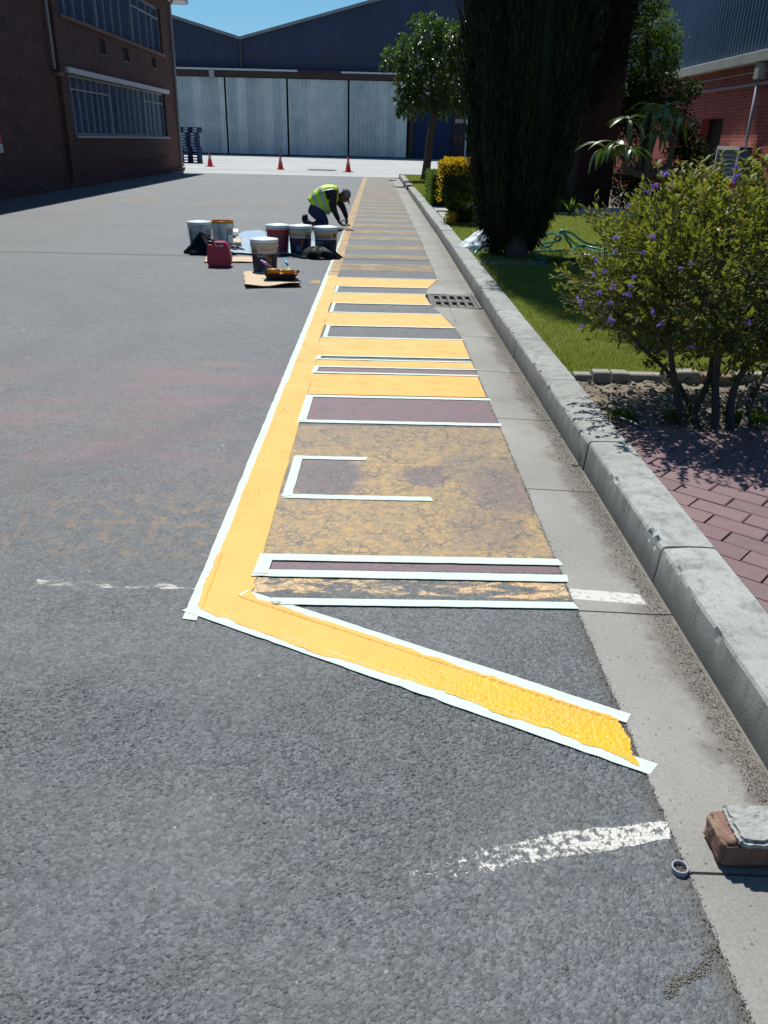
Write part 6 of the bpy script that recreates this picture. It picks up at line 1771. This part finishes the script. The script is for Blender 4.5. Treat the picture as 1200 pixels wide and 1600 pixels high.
# ---- paint tray and rollers
tr = thing('paint_tray', 'black plastic paint tray with wet orange paint, on the cardboard', 'paint tray', (-1.07, 9.38, 0.026), -0.05)
def tray_ring(w, d, z, n=24):
    out = []
    for k in range(n):
        a = 2 * math.pi * (k + 0.5) / n; c, s = math.cos(a), math.sin(a)
        out.append((w * np.sign(c) * abs(c) ** 0.4, d * np.sign(s) * abs(s) ** 0.4, z))
    return out
rings = [tray_ring(0.15, 0.13, 0.0), tray_ring(0.175, 0.15, 0.04), tray_ring(0.19, 0.165, 0.075), tray_ring(0.198, 0.172, 0.078), tray_ring(0.198, 0.172, 0.072), tray_ring(0.184, 0.158, 0.070), tray_ring(0.165, 0.14, 0.03), tray_ring(0.14, 0.12, 0.008)]
V, F = rings_mesh(rings); pymesh('tray', V, F, M['tray_black'], tr, False)
V, F = rings_mesh([tray_ring(0.172, 0.148, 0.044), tray_ring(0.170, 0.146, 0.049)]); pymesh('paint', V, F, M['orange_paint'], tr)
def roller(x, y, z, ang, hcol, label, L=0.16, hd=(0.05, 0.18, 0.06)):
    t = thing('paint_roller', label, 'paint roller', (x, y, z), ang)
    v, f = tube_vf([(-L / 2, 0, 0), (L / 2, 0, 0)], 0.03, 16); pymesh('roller_sleeve', v, f, M['wet_roller'], t, True)
    tube('roller_arm', [(L / 2, 0, 0), (L / 2 + 0.02, 0, 0), (L / 2 + 0.02, 0.05, 0.0), (0, 0.09, 0.01), (hd[0] * 0.4, hd[1] * 0.6, hd[2] * 0.5)], 0.004, M['wire'], t, 6)
    tube('handle', [(hd[0] * 0.4, hd[1] * 0.6, hd[2] * 0.5), (hd[0], hd[1] * 0.85, hd[2] * 0.8), (hd[0] * 1.6, hd[1] * 1.3, hd[2] * 1.1)], [0.010, 0.016, 0.012], M[hcol], t, 8)
roller(-1.16, 9.37, 0.108, 0.08, 'handle_purple', 'paint roller soaked in orange with a purple handle, left in the tray', 0.14, (-0.09, 0.10, 0.09))
roller(-0.99, 9.36, 0.108, -0.05, 'handle_blue', 'paint roller soaked in orange with a blue handle, right in the tray', 0.13, (-0.06, 0.24, 0.09))

# ---- loose brick with mortar
lbk = thing('loose_brick', 'broken red brick with a cap of pale mortar lying on the gutter', 'brick', (0, 0, 0))
def rough_box(name, x0, x1, y0, y1, z0, z1, mat, parent, amp, seed, n=12):
    bm = bmesh.new(); add_box(bm, x0, x1, y0, y1, z0, z1)
    bmesh.ops.bevel(bm, geom=list(bm.edges), offset=0.008, segments=2, affect='EDGES')
    bmesh.ops.subdivide_edges(bm, edges=[e for e in bm.edges if e.calc_length() > 0.015], cuts=n, use_grid_fill=True)
    rs_ = np.random.RandomState(seed)
    for v in bm.verts:
        c = v.co
        w = Vector((float(fnoise(c.y * 75, c.z * 75 + 3, seed)) - .47, float(fnoise(c.x * 75 + 9, c.z * 75, seed + 1)) - .47, float(fnoise(c.x * 75, c.y * 75 + 5, seed + 2)) - .47))
        v.co = c + w * amp * 2
    return bmobj(name, bm, mat, parent, True)
def shear_brick(o):
    for v in o.data.vertices:
        v.co.x += (0.0)
bk = rough_box('brick', 0.80, 1.04, 1.300, 1.405, 0.004, 0.075, M['brick_loose'], lbk, 0.004, 3, 9)
mt = rough_box('mortar', 0.832, 1.035, 1.292, 1.408, 0.066, 0.092, M['mortar'], lbk, 0.0055, 6, 16)
for p_q in mt.data.polygons: p_q.use_smooth = False
for v in mt.data.vertices:
    if v.co.x > 0.93 and v.co.y < 1.335: v.co.z -= 0.014
lbk.location = (0, 0, 0)
# ---- pipe stub
ps = thing('pipe_stub', 'short end of grey pipe standing in the asphalt edge beside the gutter', 'pipe')
c_ = G(1061, 1354, 0.012)
lathe('pipe', [(0.0185, -0.02), (0.019, 0.010), (0.0185, 0.0125), (0.0155, 0.0125), (0.015, 0.010), (0.015, -0.004)], M['pipe_grey'], ps, 28, (c_[0] + 0.003, c_[1], 0), cap=False)
g = pebbles('pipe_fill', 120, c_[0] + 0.003 + RS.uniform(-0.012, 0.012, 120), c_[1] + RS.uniform(-0.012, 0.012, 120), np.full(120, 0.002), 0.001, 0.003, M['gravel'], ps); tag(g, kind='stuff')
# ridge of broken asphalt by the pipe
n = 420
tt = RS.rand(n); a_, b_ = np.array(gx(1045, 1555)), np.array(gx(1128, 1478))
g = pebbles('broken_asphalt_ridge', n, a_[0] + (b_[0] - a_[0]) * tt + RS.normal(0, 0.006, n), a_[1] + (b_[1] - a_[1]) * tt + RS.normal(0, 0.005, n) + 0.008 * np.sin(tt * 9), np.full(n, 0.0), 0.001, 0.004, M['gravel']); tag(g, kind='stuff')

# ================================================================ WORKER
WY = 15.45
wk = thing('person', 'kneeling worker in a yellow reflective vest, dark sleeves, jeans and cap, laying tape', 'person', (0, 0, 0))
def wp(px, py, dy=0.0): return Vector(PY(px, py, WY + dy))
def skin_mesh(name, verts, edges, radii, mat, parent, sub=2, root=0):
    me = bpy.data.meshes.new(name); me.from_pydata([tuple(v) for v in verts], edges, []); me.update()
    o = link(bpy.data.objects.new(name, me))
    sk = o.modifiers.new('skin', 'SKIN'); sk.use_smooth_shade = True
    if not me.skin_vertices: me.attributes
    d = me.skin_vertices[0].data
    for i, r in enumerate(radii):
        d[i].radius = (r, r) if not hasattr(r, '__len__') else r
    d[root].use_root = True
    ss = o.modifiers.new('sub', 'SUBSURF'); ss.levels = sub; ss.render_levels = sub
    dg = bpy.context.evaluated_depsgraph_get(); m2 = bpy.data.meshes.new_from_object(o.evaluated_get(dg))
    bpy.data.objects.remove(o)
    m2.name = name; m2.materials.clear(); m2.materials.append(mat)
    for p in m2.polygons: p.use_smooth = True
    o2 = link(bpy.data.objects.new(name, m2)); o2.parent = parent
    return o2
# joints; near side = smaller y
hip = wp(490, 323); waist = wp(501, 316); chest = wp(515, 303); neck = wp(530, 299); head = wp(537, 303.5)
hipL, hipR = wp(491, 326, 0.09), wp(491, 326, -0.09)
kneeR, kneeL = wp(511, 349.5, -0.12), wp(508, 348.5, 0.12)
ankR, ankL = wp(481, 350, -0.14), wp(483, 349, 0.12)
shR, shL = wp(518.5, 304, -0.20), wp(521, 302, 0.20)
elR, elL = wp(521.5, 328, -0.20), wp(536, 324, 0.16)
wrR, wrL = wp(530, 348, -0.10), wp(542, 344.5, 0.06)
for v in (kneeR, kneeL): v.z = 0.07
hdR, hdL = wp(536, 351.5, -0.05), wp(542, 350.5, 0.03)
# one continuous body surface
verts = [hip, waist, chest, neck, hipR, kneeR, ankR, hipL, kneeL, ankL, shR, elR, wrR, hdR, shL, elL, wrL, hdL]
edges = [(0, 1), (1, 2), (2, 3), (0, 4), (4, 5), (5, 6), (0, 7), (7, 8), (8, 9), (2, 10), (10, 11), (11, 12), (12, 13), (2, 14), (14, 15), (15, 16), (16, 17)]
rad = [0.10, 0.10, 0.11, 0.055, 0.085, 0.06, 0.042, 0.085, 0.06, 0.042, 0.055, 0.040, 0.026, 0.022, 0.055, 0.040, 0.026, 0.022]
skin_mesh('body', verts, edges, rad, M['skin'], wk)
def fingers(hd, dirx, dy):
    for k in range(4):
        b_ = hd + Vector((0.008 * dirx, (k - 1.5) * 0.018, 0.0)); L = (0.058, 0.068, 0.063, 0.05)[k]
        skin_mesh('finger', [b_, b_ + Vector((L * 0.5 * dirx, 0, -0.012)), b_ + Vector((L * dirx, 0, -0.032))], [(0, 1), (1, 2)], [0.010, 0.009, 0.007], M['skin'], wk, 1)
    b_ = hd + Vector((-0.012 * dirx, dy * 0.028, 0))
    skin_mesh('thumb', [b_, b_ + Vector((0.02 * dirx, dy * 0.022, -0.012)), b_ + Vector((0.04 * dirx, dy * 0.014, -0.026))], [(0, 1), (1, 2)], [0.011, 0.010, 0.008], M['skin'], wk, 1)
fingers(hdR, 1, 1); fingers(hdL, 1, -1)
# clothing
skin_mesh('jeans', [hip, waist, hipR, (hipR + kneeR) / 2, kneeR, (kneeR * 0.35 + ankR * 0.65), hipL, (hipL + kneeL) / 2, kneeL, (kneeL * 0.35 + ankL * 0.65)], [(0, 1), (0, 2), (2, 3), (3, 4), (4, 5), (0, 6), (6, 7), (7, 8), (8, 9)], [0.17, 0.15, 0.14, 0.125, 0.09, 0.075, 0.14, 0.125, 0.09, 0.075], M['denim'], wk)
skin_mesh('shirt', [waist, chest, shR, elR, wrR + Vector((0, 0, 0.03)), shL, elL, wrL + Vector((0, 0, 0.03)), (chest + neck) / 2], [(0, 1), (1, 2), (2, 3), (3, 4), (1, 5), (5, 6), (6, 7), (1, 8)], [0.118, 0.128, 0.092, 0.06, 0.038, 0.092, 0.06, 0.038, 0.07], M['shirt'], wk)
# vest: loft round the trunk, open at the arms
axis = [wp(489, 313), wp(496, 309), wp(504, 305), wp(512, 302), wp(520, 298.5), wp(528, 298)]
thick = [(0.165, 0.135), (0.18, 0.165), (0.185, 0.185), (0.185, 0.185), (0.175, 0.165), (0.10, 0.10)]
low = [wp(491, 322), wp(501, 330), wp(512, 335), wp(518, 331), wp(524, 321), wp(529, 310)]
upp = [wp(481, 311), wp(487, 300), wp(496, 293.5), wp(505, 289), wp(519, 288), wp(529, 290)]
upp = [wp(481, 311), wp(488, 301), wp(497, 293.5), wp(508, 289), wp(520, 289), wp(528, 292)]
def vest_ring(t, sc_=1.0, drop=0.0):
    k = t * (len(upp) - 1); i = min(int(k), len(upp) - 2); f = k - i
    a = upp[i].lerp(upp[i + 1], f); b = low[i].lerp(low[i + 1], f); w = thick[i][0] * (1 - f) + thick[i + 1][0] * f
    c = (a + b) / 2; h = (a - b) / 2; out = []
    for j in range(28):
        an = 2 * math.pi * j / 28; cs, sn = math.cos(an), math.sin(an)
        cs = np.sign(cs) * abs(cs) ** 0.85
        out.append(tuple(c + h * (cs * sc_) + Vector((0, 1, 0)) * (w * sn * sc_)))
    return out
rings = [vest_ring(t) for t in np.linspace(0, 1, 15)]
V, F = rings_mesh(rings, False)
# arm holes: remove side faces near the shoulder
keep = []
for f in F:
    c = sum((Vector(V[i]) for i in f), Vector()) / 4
    if min((c - shR).length, (c - shL).length) < 0.125: continue
    keep.append(f)
vest = pymesh('vest', V, keep, M['vest'], wk, True); so = vest.modifiers.new('s', 'SOLIDIFY'); so.thickness = 0.008
for (a, b) in ((0.17, 0.26), (0.40, 0.49)):
    V, F = rings_mesh([vest_ring(t, 1.08) for t in np.linspace(a, b, 4)], False); pymesh('reflective_strip', V, F, M['reflective'], vest, True)
# shoulder straps
for s in (-1, 1):
    pts = []
    for t_ in np.linspace(0.5, 0.95, 7):
        r_ = vest_ring(t_, 1.04); pts.append(Vector(r_[28 - 4 if s < 0 else 4]))
    V = []; 
    for p in pts: V += [tuple(p + Vector((0, s * 0.03, -0.01))), tuple(p - Vector((0, s * 0.03, -0.012)))]
    pymesh('reflective_strip', V, [(2 * i, 2 * i + 1, 2 * i + 3, 2 * i + 2) for i in range(6)], M['reflective'], vest)
V = []
for t_ in np.linspace(0.3, 0.78, 8):
    r_ = vest_ring(t_, 1.045); V += [r_[28 - 9], r_[28 - 11]]
pymesh('reflective_strip', V, [(2 * i, 2 * i + 1, 2 * i + 3, 2 * i + 2) for i in range(7)], M['reflective'], vest)
# green trim on the jeans knee
# head: lofted ellipsoid with face, looking down and forward
def ellipsoid(name, c, rx, ry, rz, mat, parent, rot=(0, 0, 0), seg=20, z0=-1.0, shape=None):
    rings = []
    n_ = 14
    for i in range(n_ + 1):
        ph = math.pi * i / n_ - math.pi / 2
        zz = math.sin(ph)
        if zz < z0 - 1e-6: continue
        ring = []
        for k in range(seg):
            a = 2 * math.pi * k / seg; p = Vector((rx * math.cos(ph) * math.cos(a) + 1e-5 * math.cos(a), ry * math.cos(ph) * math.sin(a) + 1e-5 * math.sin(a), rz * zz))
            if shape: p = shape(p)
            ring.append(p)
        rings.append(ring)
    V, F = rings_mesh(rings); o = pymesh(name, V, F, mat, parent, True); o.location = c; o.rotation_euler = rot
    return o
def headshape(p):
    q = Vector(p)
    if q.z < 0: q.x *= 1 - 0.12 * (-q.z / 0.12); q.y *= 1 - 0.25 * (-q.z / 0.12)
    if q.x > 0.06 and -0.045 < q.z < 0.02 and abs(q.y) < 0.02: q.x += 0.016        # nose
    if q.x > 0.05 and abs(q.z + 0.075) < 0.015: q.x += 0.006                        # chin and lips
    return q
tilt = R(62)
hd_c = wp(537.5, 306.5)
hd_ = ellipsoid('head', hd_c, 0.095, 0.076, 0.118, M['skin'], wk, (0, tilt, 0), 28, -1.0, headshape)
for s in (1, -1):
    e = ellipsoid('ear', Vector((-0.012, s * 0.076, -0.015)), 0.016, 0.008, 0.026, M['skin'], hd_, (0, 0, 0), 10)
    ey = ellipsoid('eye', Vector((0.082, s * 0.030, 0.0)), 0.010, 0.012, 0.008, M['paper'], hd_, (0, 0, 0), 10)
box('mouth', M['cap_brim'], 0.086, 0.096, -0.024, 0.024, -0.062, -0.054, hd_, 0.002)
cp_ = ellipsoid('cap', hd_c + Vector((0.020, 0, 0.030)), 0.108, 0.090, 0.105, M['cap'], wk, (0, tilt, 0), 24, 0.0)
V = []; F = []
for i in range(9):
    a = -1.1 + 2.2 * i / 8
    for r_, z_ in ((0.095, 0.02), (0.155, 0.004), (0.19 * (0.8 + 0.2 * math.cos(a)), -0.012)):
        V.append((math.cos(a) * r_ * 1.0, math.sin(a) * r_ * 0.72, z_))
for i in range(8):
    for j in range(2): q_ = i * 3 + j; F.append((q_, q_ + 3, q_ + 4, q_ + 1))
br_ = pymesh('brim', V, F, M['cap_brim'], cp_, True); so = br_.modifiers.new('s', 'SOLIDIFY'); so.thickness = 0.006
# boots
for (ank, sgn_) in ((ankR, 0), (ankL, 1)):
    tip = ank + Vector((-0.055, 0, 0.04))
    skin_mesh('boot', [ank + Vector((0.03, 0, 0.0)), ank, tip, tip + Vector((-0.02, 0, 0.07)), tip + Vector((0.02, 0, 0.12))], [(0, 1), (1, 2), (2, 3), (3, 4)], [0.055, 0.058, 0.055, 0.05, 0.038], M['boot'], wk)
# roll of tape in his hands
rt = hdL + Vector((-0.065, -0.03, 0.025))
V = []; F = []
ring = []
n_ = 28
for k in range(n_):
    a = 2 * math.pi * k / n_
    for (r_, y_) in ((0.055, -0.022), (0.055, 0.022), (0.036, 0.022), (0.036, -0.022)): V.append((rt.x + r_ * math.cos(a), rt.y + y_, rt.z + r_ * math.sin(a)))
for k in range(n_):
    for j in range(4):
        F.append((k * 4 + j, k * 4 + (j + 1) % 4, ((k + 1) % n_) * 4 + (j + 1) % 4, ((k + 1) % n_) * 4 + j))
o = pymesh('tape_roll', V, F, M['tape'], None, True); tag(o, "roll of pale masking tape held in the kneeling worker's hands", 'tape roll')
